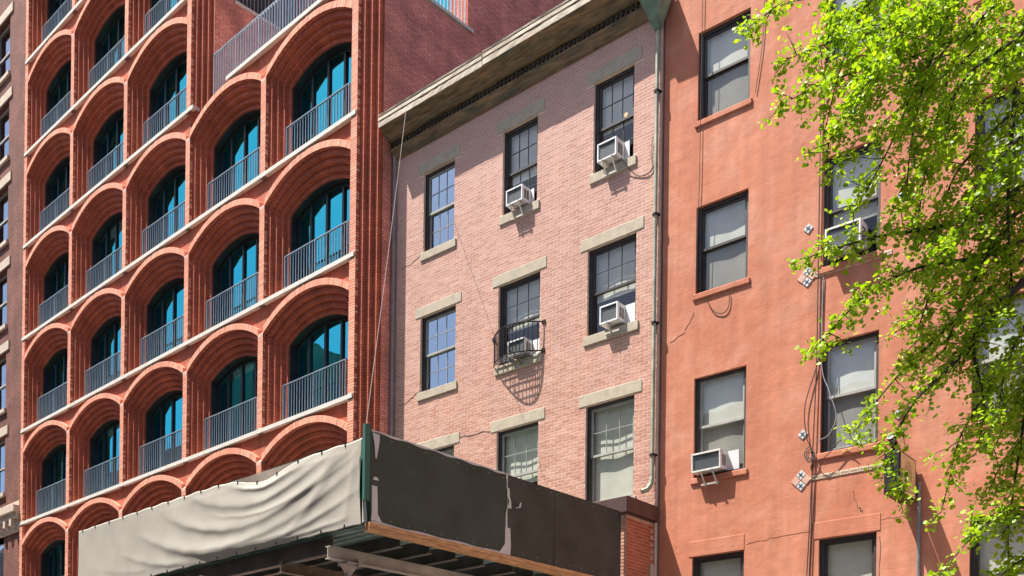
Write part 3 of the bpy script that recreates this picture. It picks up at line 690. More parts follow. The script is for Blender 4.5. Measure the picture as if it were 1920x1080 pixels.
aircon(PO, AP, 5.48, 5.89, 12.49, 12.81, 'white air conditioner with a hanging cable in top-storey window near the drainpipe', fill=.1)
aircon(PO, AP, 5.56, 5.95, 9.60, 9.92, 'white air conditioner on a single strut in window near the drainpipe', braces=1, fill=.2, out=.15, drop=.2)
aircon(PO, AP, 3.40, 3.82, 9.59, 9.87, 'white air conditioner behind the bowed black iron guard', braces=0, fill=.2, out=.15)
# small lamp glowing inside the top right window
b = MB(); n = 10
for i in range(n):
    for k in range(6):
        def sp_(i, k): th = 2 * math.pi * i / n; p = math.pi * k / 6; return (.055 * math.sin(p) * math.cos(th), .055 * math.sin(p) * math.sin(th), .055 * math.cos(p))
        b.face([sp_(i, k), sp_(i, k + 1), sp_(i + 1, k + 1), sp_(i + 1, k)] if 0 < k < 5 else ([sp_(i, 0), sp_(i, 1), sp_(i + 1, 1)] if k == 0 else [sp_(i, 5), sp_(i, 6), sp_(i + 1, 5)]))
b.tube([(0, 0, .05), (0, 0, .11)], .03, 8, mi=1)
ml, nt, bs = newmat('lit_globe'); bs.inputs['Emission Color'].default_value = (1, .50, .16, 1); bs.inputs['Emission Strength'].default_value = .55
wl = PO + pex * 5.83 + pey * .235 + Vector((0, 0, 13.38))
link('globe_lamp', b.mesh('globe_lamp', [ml, M_brkt], True), None, wl, None, None, 'small lit globe lamp glowing behind the top right window of the pink house', 'lamp')
# ================================================================== STUCCO BUILDING
AO = 0.0568703; OO = Vector((-10.23167, 14.59593, 0))
oex = Vector((math.cos(AO), math.sin(AO), 0)); oey = Vector((-math.sin(AO), math.cos(AO), 0))
st = thing('stucco_building', 'orange stucco building with recessed windows and small tile diamonds', 'building', OO, AO)
oc = [(.625, 1.575), (2.83, 3.72), (5.03, 5.95), (7.3, 8.2)]
orow = [(12.56, 14.04), (9.68, 11.13), (6.61, 8.28), (3.6, 5.30)]
holes = []
for j, (a, c) in enumerate(oc):
    for i, (z0, z1) in enumerate(orow):
        if j == 3 and i < 0: continue
        holes.append((a, c, z0 if not (i == 1 and j == 1) else 9.45, z1, i, j))
b = MB(); holed_wall(b, -.02, 16, 0, 18.5, holes, depth=.17); b.face([(-.02, 0, 0), (-.02, 6, 0), (-.02, 6, 18.5), (-.02, 0, 18.5)][::-1])
b.obj('wall', M_stucco, st)
shell('room', .05, 15.9, 0, 18.4, .45, 4, M_inner, st)
for (a, c, z0, z1, i, j) in holes:
    shd = {(0, 0): (12.6, M_shade), (1, 0): (9.72, M_shade), (2, 0): (6.64, M_shade), (1, 1): (10.1, M_shade), (2, 1): (6.64, M_shadew)}.get((i, j), (z0 + .05, M_shade))
    if i == 3: shd = (3.9, M_shade)
    sash_window(st, a + .001, c - .001, z0, z1, .06, M_frame, shade=shd, split=.52, fw=.06, sashm=M_sashw if (i, j) in ((2, 0), (2, 1), (2, 2)) else None, glass=M_glass, screen=i < 3)
    s_ = MB(); s_.cbox(a - .045, c + .05, -.032, .14, z0 - .10, z0 - .002, .012); s_.obj('sill', M_stucco, st)
# raised hoods over the lowest windows
for (a, c) in ((.62, 1.52), (2.80, 3.72)):
    s_ = MB(); s_.cbox(a - .06, c + .06, -.009, .01, 5.304, 5.56, .006); s_.obj('window_hood', M_stucco, st)
# tiles
M_tileb = plain('blue_white_tile', (.56, .58, .60), .35, var=.2, vscale=40); M_tilep = plain('pink_tile', (.62, .38, .29), .4, var=.15, vscale=30); M_dot = plain('navy_dot', (.03, .04, .07), .4)
def diamond(cx_, cz_, r, mat, dot=True):
    b = MB(); y = -.014; v = .008
    for k in range(4):
        a1 = math.pi / 2 * k; a2 = a1 + math.pi / 2
        p = lambda a, rr, yy: (cx_ + rr * math.cos(a), yy, cz_ + rr * math.sin(a))
        b.face([p(a1, r - v, y), p(a2, r - v, y), (cx_, y, cz_)]); b.face([p(a1, r, .002), p(a2, r, .002), p(a2, r - v, y), p(a1, r - v, y)])
    t = b.obj('tile', mat, st)
    if dot:
        d = MB(); s = r * .22; d.box(cx_ - s, cx_ + s, y - .003, y - .0005, cz_ - s, cz_ + s); d.obj('tile_dot', M_dot, t)
        d = MB()
        for k in range(4):
            a1 = math.pi / 2 * k + math.pi / 4; d.box(cx_ + r * .42 * math.cos(a1) - .008, cx_ + r * .42 * math.cos(a1) + .008, y - .003, y - .0005, cz_ + r * .42 * math.sin(a1) - .008, cz_ + r * .42 * math.sin(a1) + .008)
        d.obj('tile_dot', M_dot, t)
for (cx_, cz_) in ((2.55, 6.96), (2.60, 10.13), (4.02, 10.13), (4.02, 6.96)): diamond(cx_, cz_, .082, M_tileb)
for (cx_, cz_) in ((2.53, 6.25), (2.59, 9.39)):
    diamond(cx_, cz_ + .085, .08, M_tileb); diamond(cx_, cz_ - .085, .08, M_tileb); diamond(cx_ - .087, cz_, .08, M_tilep, False); diamond(cx_ + .087, cz_, .08, M_tilep, False)
M_band = plain('cream_band_tile', (.60, .47, .35), .5, var=.12, vscale=20); M_band2 = plain('brown_band_inlay', (.36, .22, .14), .5)
for (z_, xa, xb) in ((6.255, 2.69, 3.9), (9.37, 2.72, 3.9)):
    n = round((xb - xa) / .15); wd = (xb - xa) / n
    for i in range(n):
        b = MB(); x = xa + i * wd; b.cbox(x + .003, x + wd - .003, -.012, .004, z_ - .035, z_ + .035, .004); t = b.obj('band_tile', M_band, st)
        d = MB(); d.face([(x + .03, -.0135, z_ - .014), (x + wd - .03, -.0135, z_ - .014), (x + wd - .015, -.0135, z_), (x + wd - .03, -.0135, z_ + .014), (x + .03, -.0135, z_ + .014), (x + .015, -.0135, z_)]); d.obj('inlay', M_band2, t)
# stucco cracks and patch edges
crack([(1.62, 5.4), (2.1, 5.42), (2.75, 5.45)], st, plain('crack_shade', (.33, .12, .075), .9), .0035); crack([(.15, 9.0), (.42, 9.1), (.6, 9.4)], st, plain('crack_tone', (.36, .12, .075), .9), .005)
crack([(3.35, 5.95), (3.42, 5.75), (3.5, 5.6)], st, M_dark, .0035); crack([(3.78, 5.2), (3.78, 4.3)], st, M_dark, .004); crack([(3.8, 5.45), (4.3, 5.5)], st, plain('crack_pale', (.56, .33, .25), .9), .004)
b = MB(); b.tube([(4.34, -.03, 5.9), (4.34, -.03, 3.0)], .025, 8)
for zz in (5.3, 4.5): b.box(4.29, 4.39, -.01, .0, zz, zz + .03)
b.obj('conduit', M_greyc, st, smooth=False)
# orange building air conditioners
aircon(OO, AO, .68, 1.22, 6.66, 6.97, 'stained air conditioner under a plastic wrap in the orange wall near the drainpipe', out=.16, dirty=True, fill=.2, drop=.24, tilt=.05)
aircon(OO, AO, 2.95, 3.5, 9.56, 9.92, 'wide white air conditioner half hidden by ginkgo leaves', out=.2, braces=0)
# ------------------------------------------------------------------ cables on the stucco wall
def cable(pts, r, label, mat=M_cable, n=5, name='cable'):
    b = MB(); q = []
    for i in range(len(pts) - 1):
        p0 = Vector(pts[max(i - 1, 0)]); p1 = Vector(pts[i]); p2 = Vector(pts[i + 1]); p3 = Vector(pts[min(i + 2, len(pts) - 1)])
        for k in range(8):
            t = k / 8; q.append(.5 * ((2 * p1) + (p2 - p0) * t + (2 * p0 - 5 * p1 + 4 * p2 - p3) * t * t + (3 * p1 - p0 - 3 * p2 + p3) * t ** 3))
    q.append(Vector(pts[-1])); b.tube(q, r, n); o = b.obj(name, mat, None, label=label, cat='cable' if name == 'cable' else 'rope', group='cables on the stucco wall' if name == 'cable' else None); return o
ow = lambda x, y, z: tuple(OO + oex * x + oey * y + Vector((0, 0, z)))
pw = lambda x, y, z: tuple(PO + pex * x + pey * y + Vector((0, 0, z)))
cable([ow(2.79, -.03, 12.2), ow(2.78, -.03, 10), ow(2.77, -.03, 8), ow(2.73, -.04, 6.6), ow(2.72, -.03, 5.6), ow(2.68, -.03, 4.2)], .009, 'thick black cable running straight down beside the second column of stucco windows')
cable([ow(2.83, -.02, 9.3), ow(2.82, -.02, 8.2), ow(2.60, -.04, 7.4), ow(2.63, -.04, 6.9), ow(2.72, -.04, 6.6), ow(2.70, -.03, 5.8), ow(2.63, -.03, 4.2)], .008, 'thin black cable bowing out left of the second column of stucco windows')
cable([ow(2.86, -.02, 9.3), ow(2.85, -.03, 8.0), ow(3.0, -.08, 7.5), ow(3.12, -.1, 7.1), ow(3.0, -.08, 6.85), ow(2.80, -.05, 6.8)], .008, 'pale grey cable looping into the stucco window with the white blind', M_greyc)
cable([ow(2.72, -.05, 6.62), ow(2.85, -.09, 6.48), ow(3.0, -.09, 6.55), ow(3.2, -.09, 6.72), ow(3.35, -.09, 6.62)], .007, 'short black cable curling over the sill below the white blind')
for k in range(3):
    cable([ow(2.69 + .02 * k, -.06, 6.75 - .05 * k), ow(2.61 + .03 * k, -.07, 6.62), ow(2.70, -.08, 6.48 + .03 * k), ow(2.77, -.06, 6.60), ow(2.70, -.05, 6.70)], .008, ('largest', 'middle', 'smallest')[k] + ' loop of tangled black cable at the sill corner above the tile diamond')
cable([ow(.72, -.03, 16), ow(.70, -.03, 13), ow(.69, -.03, 11.5), ow(.66, -.02, 10.8), ow(.64, -.02, 9.8)], .006, 'thin cable hanging past the first column of stucco windows')
cable([ow(1.83, -.02, 14.3), ow(1.80, -.02, 13.4), ow(1.68, -.02, 12.6)], .006, 'thin cable curving right of the top stucco window')
cable([ow(.86, -.02, 9.5), ow(.98, -.02, 9.3), ow(1.15, -.02, 9.22), ow(1.25, -.02, 9.3), ow(1.27, -.02, 9.5)], .007, 'black cable sagging under the sill of the second stucco window')
cable([pw(5.95, -.1, 12.42), pw(6.2, -.02, 12.08), pw(6.45, -.02, 12.0), pw(6.62, -.02, 12.12)], .008, 'black cable sagging from an air conditioner to the drainpipe')
cable([pw(6.56, -.02, 12.6), pw(6.52, -.02, 12.3), pw(6.6, -.02, 11.9)], .005, 'short thin cable dangling beside the drainpipe')
# rope from cornice to shed
cable([pw(.88, -.51, 15.14), tuple(Vector(pw(.88, -.51, 15.14)).lerp(Vector((-10.52, 8.40, 5.9)), .33) - Vector((0, 0, .06))), tuple(Vector(pw(.88, -.51, 15.14)).lerp(Vector((-10.52, 8.40, 5.9)), .66) - Vector((0, 0, .06))), (-10.52, 8.40, 5.9)], .0055, 'grey rope slung from the wooden cornice down to the sidewalk shed', M_rope, name='rope')
# blade sign on the orange wall
sx = 4.30; sy0, sy1 = -.72, -.06; sz0, sz1 = 5.62, 6.22
sg = thing('hanging_sign', 'dark boxed sign with a tan ornamented face projecting from the orange wall', 'sign', OO + oex * sx + oey * sy1 + Vector((0, 0, sz0)), AO)
b = MB(); b.cbox(-.22, .0, sy0 - sy1, 0, 0, sz1 - sz0, .01); b.obj('box', M_iron, sg)
b = MB(); y0, y1, h_ = sy0 - sy1 + .03, -.03, sz1 - sz0; b.face([(.004, y0, .03), (.004, y1, .03), (.004, y1, h_ - .03), (.004, y0, h_ - .03)]); fc = b.obj('face', plain('tan_sign_paint', (.74, .54, .28), .6, var=.12), sg)
b = MB()
for rr in (.20, .15, .10):
    n = 28
    for i in range(n):
        q = lambda a, r: (.006, (y0 + y1) / 2 + r * .75 * math.cos(a), h_ / 2 + r * math.sin(a)); a1, a2 = 2 * math.pi * i / n, 2 * math.pi * (i + 1) / n
        b.face([q(a1, rr), q(a2, rr), q(a2, rr - .014), q(a1, rr - .014)])
b.obj('ornament', plain('ochre_ornament', (.36, .21, .08), .6), fc)
b = MB(); b.bar((-.11, sy0 - sy1, h_ + .05), (-.11, .06, h_ + .05), .04, .04); b.bar((-.11, -.3, h_), (-.11, -.3, h_ + .05), .03, .03); b.obj('arm', M_iron, sg)
b = MB(); b.tube([(-.3, .04, h_ + .25), (-.3, -.2, h_ + .36)], [.05, .06], 8); b.obj('spotlight', M_iron, sg)
# ================================================================== SIDEWALK SHED
FY = AY - 5.25; RX = -10.36
sh = thing('sidewalk_shed', 'scaffold sidewalk shed with dark plywood side panels and steel joists underneath', 'shed', (0, AY, 0))
M_ply = plain('dark_green_plywood', (.050, .068, .052), .55, var=.22, vscale=2.2, bump=.3, bscale=200, spec=.3)
M_ply2 = plain('dark_brown_plywood', (.056, .062, .050), .55, var=.25, vscale=2.2, bump=.3, bscale=200, spec=.3)
M_ptim = plain('raw_timber', (.66, .38, .18), .75, var=.3, vscale=8, bump=.4, col2=(.48, .25, .11), stretch=(6, .8, 6))
M_steel = plain('dull_steel', (.14, .135, .125), .5, .5, var=.25, vscale=3)
M_steel2 = plain('tan_galvanised_steel', (.52, .48, .41), .5, .2, var=.22, vscale=2.5, col2=(.27, .25, .22))
M_deck = plain('green_grey_decking', (.24, .32, .29), .6, .2, var=.2)
M_green = plain('green_painted_post', (.03, .13, .10), .5)
for (ya, yb, mt) in ((-5.22, -2.70, M_ply), (-2.66, -1.62, M_ply2), (-1.612, .06, M_ply2)):
    b = MB(); n = 14
    for i in range(n):   # slightly uneven top
        y0, y1 = ya + (yb - ya) * i / n, ya + (yb - ya) * (i + 1) / n
        b.box(RX - .02, RX, y0, y1, 4.83, 6.0 + .0 * i, skip=('f' if i else '') + ('b' if i < n - 1 else ''))
    pl_ = b.obj('plywood_panel', mt, sh)
    sc_ = MB()
    for zz in (4.90, 5.94):
        yy = ya + .05
        while yy < yb - .04:
            sc_.tube([(RX - .002, yy, zz), (RX + .003, yy, zz)], .009, 6); yy += .30
    sc_.obj('screws', M_greyc, pl_, kind='stuff')
def strip(pts, parent, name, mat, x=RX + .004):
    b = MB()
    for i in range(len(pts) - 1):
        (y0, y1, z0), (y2, y3, z1) = pts[i], pts[i + 1]
        xx = [x + .012 * math.sin(i * 1.7), x + .012 * math.sin((i + 1) * 1.7)]
        b.face([(xx[0], y0, z0), (xx[0], y1, z0), (xx[1], y3, z1), (xx[1], y2, z1)])
    return b.obj(name, mat, parent)
M_torn = plain('torn_white_vinyl', (.62, .61, .58), .55, var=.08)
strip([(-2.84, -2.60, 4.84), (-2.73, -2.60, 4.98), (-2.71, -2.60, 5.2), (-2.69, -2.57, 5.45), (-2.64, -2.60, 5.62), (-2.68, -2.63, 5.68), (-2.67, -2.63, 5.85), (-2.70, -2.64, 6.01)], sh, 'torn_strip', M_torn)
strip([(-5.14, -5.12, 5.66), (-5.17, -5.09, 5.85), (-5.19, -5.07, 5.98)], sh, 'torn_strip', M_torn); strip([(-5.20, -5.02, 4.86), (-5.2, -5.10, 4.95), (-5.19, -5.10, 5.3), (-5.18, -5.05, 5.36), (-5.16, -5.11, 5.42)], sh, 'torn_strip', M_torn)
strip([(-2.50, -2.47, 5.55), (-2.44, -2.40, 5.57), (-2.40, -2.37, 5.64), (-2.39, -2.37, 5.72)], sh, 'torn_strip', M_torn)
b = MB()
for i in range(26):
    y0 = -5.2 + i * .1; b.face([(RX + .006, y0, 5.988 + .01 * math.sin(i * 1.3)), (RX + .006, y0 + .1, 5.988 + .01 * math.sin((i + 1) * 1.3)), (RX + .006, y0 + .1, 6.012), (RX + .006, y0, 6.012)]); b.face([(RX + .006, y0, 6.012), (RX + .006, y0 + .1, 6.012), (RX - .03, y0 + .1, 6.014), (RX - .03, y0, 6.014)])
b.obj('white_edge_trim', M_torn, sh)
b = MB()
for i in range(26):
    y0 = -5.2 + i * .1; b.face([(RX + .006, y0, 4.832), (RX + .006, y0 + .1, 4.832), (RX + .006, y0 + .1, 4.852 + .007 * math.sin((i + 1) * .9)), (RX + .006, y0, 4.852 + .007 * math.sin(i * .9))])
b.obj('white_edge_trim', M_torn, sh)
for (za, zb, dx_) in ((4.775, 4.828, .012), (4.718, 4.772, .0)):
    y = -5.24
    for L in (2.44, 2.9):
        b = MB(); b.box(RX - .09, RX + .01 + dx_, y, min(y + L - .006, .05), za, zb); b.obj('timber', M_ptim, sh); y += L
b = MB(); b.box(RX - .045, RX + .0, -5.31, -5.225, 5.1, 6.07); b.obj('corner_post', M_green, sh)
# front parapet boards behind the tarp
for i in range(4):
    b = MB(); x0 = -18.7 + i * 2.08; b.box(x0, x0 + 2.07, -5.20, -5.18, 4.82, 5.95); b.obj('plywood_panel', M_green, sh)
# corrugated deck
b = MB(); y = -5.2; k = 0
while y < -.1:
    z0 = 4.80 if k % 2 else 4.83; z1 = 4.83 if k % 2 else 4.80
    b.face([(-18.6, y, z0), (RX - .1, y, z0), (RX - .1, y + .06, z0), (-18.6, y + .06, z0)]); b.face([(-18.6, y + .06, z0), (RX - .1, y + .06, z0), (RX - .1, y + .075, z1), (-18.6, y + .075, z1)])
    y += .075; k += 1
b.box(-18.6, RX - .1, -5.2, -.1, 4.86, 4.9)
b.obj('deck', M_deck, sh)
def ibeam(b, a, c, d, wd=.08, t=.012, zt=0, axis='x', mi=0):
    (p, q), s = a, c
    for (w_, z0, z1) in ((wd, zt - t, zt), (t, zt - d + t, zt - t), (wd, zt - d, zt - d + t)):
        if axis == 'x': b.box(p, q, s - w_ / 2, s + w_ / 2, z0, z1)
        else: b.box(s - w_ / 2, s + w_ / 2, p, q, z0, z1)
jm = MB(); ibeam(jm, (-18.5, -10.46), 0, .17, .09, .012, 4.795); jmm = jm.mesh('joist', M_steel)
for y in (-4.62, -4.09, -3.60, -3.05, -2.42, -1.98, -1.42, -.85, -.3): link('joist', jmm, sh, (0, y, 0))
gm = MB(); ibeam(gm, (-5.32, -.2), 0, .17, .10, .014, 4.615, 'y'); gmm = gm.mesh('girder', M_steel2)
for x in (-11.10, -14.3, -17.4): link('girder', gmm, sh, (x, 0, 0))
b = MB(); ibeam(b, (-18.6, -11.25), -5.12, .22, .1, .014, 4.78); b.obj('front_beam', M_steel, sh)
b = MB(); ibeam(b, (-5.2, -.6), -12.35, .16, .1, .014, 4.60, 'y'); b.obj('cross_beam', plain('rusty_brown_steel', (.17, .125, .09), .6, .3, var=.25), sh)
for x in (-11.10, -14.3, -17.4):
    for y in (-4.98, -.7):
        b = MB(); b.tube([(x, y, 0), (x, y, 4.30)], .045, 10); b.box(x - .09, x + .09, y - .09, y + .09, 4.42, 4.444); p_ = b.obj('post', M_steel2, sh)
        b = MB()
        for s_ in (-1, 1):
            b.face([(x, y, 4.22), (x, y + s_ * .16, 4.42), (x, y, 4.42)]); b.face([(x + .008, y, 4.22), (x + .008, y, 4.42), (x + .008, y + s_ * .16, 4.42)])
        b.box(x - .1, x - .05, y - .1, y - .05, 4.40, 4.50); b.box(x + .05, x + .1, y + .1, y + .14, 4.40, 4.50)
        b.obj('clamp_bracket', M_steel2, p_)
        b = MB(); b.box(x - .12, x + .12, y - .12, y + .12, .001, .02); b.obj('base_plate', M_steel2, p_)
# tarp
TW, TH = 8.13, 1.16; TX0 = -18.58
def quad3(p, u):
    (a0, b0), (a1, b1), (a2, b2) = p
    return b0 * (u - a1) * (u - a2) / ((a0 - a1) * (a0 - a2)) + b1 * (u - a0) * (u - a2) / ((a1 - a0) * (a1 - a2)) + b2 * (u - a0) * (u - a1) / ((a2 - a0) * (a2 - a1))
FOLD = [(((.58, 1.02), (.73, .87), (.91, 1.06)), .026, .09), (((.47, .98), (.70, .64), (.95, 1.05)), .030, .12), (((.36, .90), (.64, .36), (.98, .98)), .036, .13), (((.54, .64), (.72, .48), (.99, .86)), .012, .05),
        (((.27, .66), (.62, .15), (1.0, .74)), .034, .12), (((.36, .40), (.68, .05), (1.0, .44)), .028, .08), (((.20, .44), (.38, .12), (.62, .06)), .016, .07), (((.60, .10), (.80, .05), (.97, .12)), .022, .035), (((.08, .34), (.18, .20), (.34, .10)), .006, .08)]
VFOLD = [(((.10, .80), (.5, .885), (1.0, .925)), .020, .13), (((.05, .955), (.5, .972), (1.0, .985)), .014, .07)]
def tarpz(s, t):        # s 0..1 left->right, t 0..1 bottom->top ; soft folds sweeping down from the right corner
    o = 0
    for p, a, wd in FOLD:
        u0, u1 = p[0][0], p[2][0]
        if u0 < s < u1:
            d = (t - quad3(p, s)) * TH; fade = math.sin(math.pi * (s - u0) / (u1 - u0)) ** .7; wv = wd * (1 + .2 * math.sin(s * 19 + a * 900)) * (1.25 if d > 0 else .55)
            o += a * fade / (1 + (d / wv) ** 2)
    for p, a, wd in VFOLD:
        u0, u1 = p[0][0], p[2][0]
        if u0 < t < u1:
            d = (s - quad3(p, t)) * TW; fade = math.sin(math.pi * (t - u0) / (u1 - u0)) ** .6; o += .6 * a * fade * math.exp(-(d / wd) ** 2)
    xx = s * TW; zz = t * TH; e2 = min(1, t * 9, (1 - t) * 9) * .85 + .15
    small = .0018 * math.sin(xx * 7.3 + zz * 3) * math.sin(zz * 7 + xx * 1.7) + .0008 * math.sin(xx * 21 + 6 * zz + 2 * math.sin(xx * 3))
    return o * e2 + small
def tarptop(s): return 5.955 - .05 * max(0, (s - .3) / .7) + .004 * math.sin(s * 90) - .018 * abs(math.sin(s * 16 * math.pi)) * .5
b = MB(); NX, NZ = 260, 56
grid = [[None] * (NZ + 1) for _ in range(NX + 1)]
for i in range(NX + 1):
    s = i / NX; zt = tarptop(s); zb = 4.795 + .012 * abs(math.sin(s * 15 * math.pi))
    for j in range(NZ + 1):
        t = j / NZ; x = TX0 + TW * s - (.05 * math.sin(math.pi * t) if i == NX else 0)
        sagg = -.15 * math.exp(-((s - .725) / .075) ** 2) * t ** 2.5
        grid[i][j] = (x, -5.262 - .02 + tarpz(s, t) * -1, zb + (zt - zb) * t + sagg)
for i in range(NX):
    for j in range(NZ): b.face([grid[i][j], grid[i + 1][j], grid[i + 1][j + 1], grid[i][j + 1]], uv=[(0, 0)] * 4)
M_tarp = plain('off_white_tarp', (.385, .365, .315), .6, var=.08, vscale=2, bump=.12, bscale=25, spec=.35)
tp = b.obj('tarp', M_tarp, None, smooth=True, weld=True, loc=(0, AY, 0), label='off-white wrinkled vinyl tarp hung along the front of the shed', cat='tarp')
sol = tp.modifiers.new('thick', 'SOLIDIFY'); sol.thickness = .004; sol.offset = -1
for s in [.02 + .0625 * i for i in range(16)]:
    for tt in (.975, .025):
        i = round(s * NX); j = round(tt * NZ); p = grid[i][j]; b = MB()
        b.tube([(p[0], p[1] - .008, p[2] - .008), (p[0], p[1] - .012, p[2] - .008)], .011, 8); b.box(p[0] - .004, p[0] + .004, p[1] - .014, p[1] + .03, p[2] - .006, p[2] + .03)
        b.obj('grommet', M_iron, tp)
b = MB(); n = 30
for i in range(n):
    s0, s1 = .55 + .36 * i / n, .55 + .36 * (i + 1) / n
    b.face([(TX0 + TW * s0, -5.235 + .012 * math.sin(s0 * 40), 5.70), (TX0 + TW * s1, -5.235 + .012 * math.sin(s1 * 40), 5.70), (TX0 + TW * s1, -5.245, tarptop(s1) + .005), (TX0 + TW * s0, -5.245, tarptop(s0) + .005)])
b.obj('sag_shade_strip', plain('taupe_sag_shade', (.27, .22, .185), .7), tp, smooth=True, weld=True)  # dark strip coloured as the shade in the gap above the tarp's sag
b = MB(); pts = [(-10.45, -5.27), (-10.40, -5.285), (-10.37, -5.25)]
for i in range(2): b.face([(pts[i][0], pts[i][1], 4.82), (pts[i + 1][0], pts[i + 1][1], 4.83), (pts[i + 1][0] - .03, pts[i + 1][1], 5.18 - .1 * i), (pts[i][0], pts[i][1], 5.2)])
b.obj('tarp_flap', plain('grey_tarp_back', (.40, .38, .35), .6), tp)
# ================================================================== ACROSS THE STREET (seen mirrored in the glass)
M_opp = brickmat('opposite_brick', (.27, .14, .10), (.20, .10, .075), (.3, .22, .18), .4, .12, .01)
M_opp2 = brickmat('opposite_tan_brick', (.42, .36, .28), (.36, .30, .23), (.4, .36, .3), .4, .12, .01)
for i, (xa, xb, h, mt, lab) in enumerate(((-110, -71, 19, M_opp2, 'tan building across the street, farthest left in the window reflections'), (-70.8, -57, 22, M_opp, 'brown building across the street, mirrored in the left arches'), (-56.8, -48.5, 26, M_opp2, 'tall tan building across the street, mirrored in the middle arches'), (-48.3, -38.5, 20, M_opp, 'brown building across the street, mirrored in the right arches'), (-38.3, -22, 17, M_opp2, 'tan low building across the street, mirrored in the pink house windows'), (-21.8, 12, 15, M_opp, 'brown low building across the street, mirrored in the orange wall windows'))):
    t = thing('opposite_building', lab, 'building', (0, -4.3, 0), 0, 'buildings across the street')
    b = MB(); nx = max(2, int((xb - xa) / 3)); hs = []
    for k in range(nx):
        cx_ = xa + (xb - xa) * (k + .5) / nx; z = 1.2
        while z + 2.2 < h - .6: hs.append((cx_ - .55, cx_ + .55, z, z + 1.8)); z += 3.1
    for (a, c, d, e) in hs: pass
    bw = MB(); holed_wall(bw, xa, xb, 0, h, hs, y=0, depth=-.2); bw.box(xa, xb, -12, -.22, 0, h, skip=''); bw.obj('wall', mt, t)
    for hh_ in hs[:300]:
        g = MB(); g.face([(hh_[0], -.16, hh_[2]), (hh_[1], -.16, hh_[2]), (hh_[1], -.16, hh_[3]), (hh_[0], -.16, hh_[3])]); g.obj('window', M_glassb, t)
# ================================================================== GINKGO TREE
def at(px, py, d):
    return CAMP + (fwd + R_ * ((px - 960) / FPX) - U_ * ((py - CYP) / FPX)) * d
M_bark = plain('grey_brown_bark', (.055, .042, .032), .9, var=.35, vscale=12, bump=.8, bscale=30)
def leafmat():
    m = bpy.data.materials.new('ginkgo_leaf'); m.use_nodes = True; nt = m.node_tree; nt.nodes.clear()
    out = nd(nt, 'ShaderNodeOutputMaterial'); df = nd(nt, 'ShaderNodeBsdfPrincipled'); tr = nd(nt, 'ShaderNodeBsdfTranslucent')
    at_ = nd(nt, 'ShaderNodeAttribute', attribute_name='tint'); cr = nd(nt, 'ShaderNodeValToRGB'); e = cr.color_ramp.elements
    e[0].color = (.16, .32, .012, 1); e[1].color = (.46, .57, .035, 1); k = e.new(.5); k.color = (.315, .475, .016, 1); nt.links.new(at_.outputs['Fac'], cr.inputs[0])
    nt.links.new(cr.outputs[0], df.inputs['Base Color']); df.inputs['Roughness'].default_value = .45; df.inputs['Specular IOR Level'].default_value = .4
    v = nd(nt, 'ShaderNodeVectorMath', operation='MULTIPLY'); v.inputs[1].default_value = (1.25, 1.25, .5); nt.links.new(cr.outputs[0], v.inputs[0]); nt.links.new(v.outputs[0], tr.inputs[0])
    mx = nd(nt, 'ShaderNodeMixShader'); mx.inputs[0].default_value = .42; nt.links.new(df.outputs[0], mx.inputs[1]); nt.links.new(tr.outputs[0], mx.inputs[2]); nt.links.new(mx.outputs[0], out.inputs[0]); return m
M_leaf = leafmat()
tr_ = random.Random(21)
tree = thing('ginkgo_tree', 'bright lime green ginkgo tree with drooping branches at the right edge', 'tree', (-1.6, 8.2, 0))
TB = Vector((-1.6, 8.2, 0))
wood = MB(); LV = []; LF = []; LT = []
def leaf(p, d, up, size, tint):
    d = d.normalized(); s = d.cross(up)
    if s.length < 1e-3: s = d.orthogonal()
    s = s.normalized(); n = s.cross(d).normalized()
    cup = tr_.uniform(-.12, .22); b0 = len(LV)
    st_ = p + d * size * .25
    for (a, r, k) in ((None, 0, 0), (-1.0, .78, 1), (-.42, 1.0, .3), (.05, .90, 0), (.5, 1.0, .3), (1.05, .78, 1)):
        if a is None: LV.append(tuple(st_))
        else: LV.append(tuple(st_ + (d * math.cos(a) + s * math.sin(a)) * size * r + n * size * cup * k))
    for i in range(4): LF.append((b0, b0 + 1 + i, b0 + 2 + i)); LT.append(tint)
def cluster(p, n, size, spread=.06):
    for _ in range(n):
        d = Vector((tr_.gauss(0, 1), tr_.gauss(0, 1), tr_.gauss(-.25, .8)))
        if d.length < .1: continue
        d.normalize(); up = Vector((tr_.gauss(0, .7) - .25, tr_.gauss(0, .7) - .35, 1)).normalized()
        leaf(p + d * tr_.uniform(.0, spread), d, up, size * tr_.uniform(.6, 1.2), min(1, max(0, tr_.gauss(.5, .24))))
def spline(pts, step=.05):
    q = []
    for i in range(len(pts) - 1):
        p0, p1, p2, p3 = pts[max(i - 1, 0)], pts[i], pts[i + 1], pts[min(i + 2, len(pts) - 1)]
        n = max(2, int((p2 - p1).length / step))
        for k in range(n):
            t = k / n; q.append(.5 * ((2 * p1) + (p2 - p0) * t + (2 * p0 - 5 * p1 + 4 * p2 - p3) * t * t + (3 * p1 - p0 - 3 * p2 + p3) * t ** 3))
    q.append(pts[-1]); return q
def twig(p, d, L, dens, size, r=.005, droop=.5):
    pts = [p]; q = p.copy(); n = max(3, int(L / .06))
    for i in range(n):
        d = (d + Vector((tr_.gauss(0, .16), tr_.gauss(0, .16), tr_.gauss(0, .12) - droop * .12))).normalized(); q = q + d * (L / n); pts.append(q.copy())
        if tr_.random() < dens * 1.25: cluster(q + Vector((tr_.gauss(0, .012), tr_.gauss(0, .012), tr_.gauss(0, .012))), tr_.choice((6, 7, 8, 10)), size)
    wood.tube(pts, [r * (1 - .7 * i / n) for i in range(n + 1)], 4, cap=False)
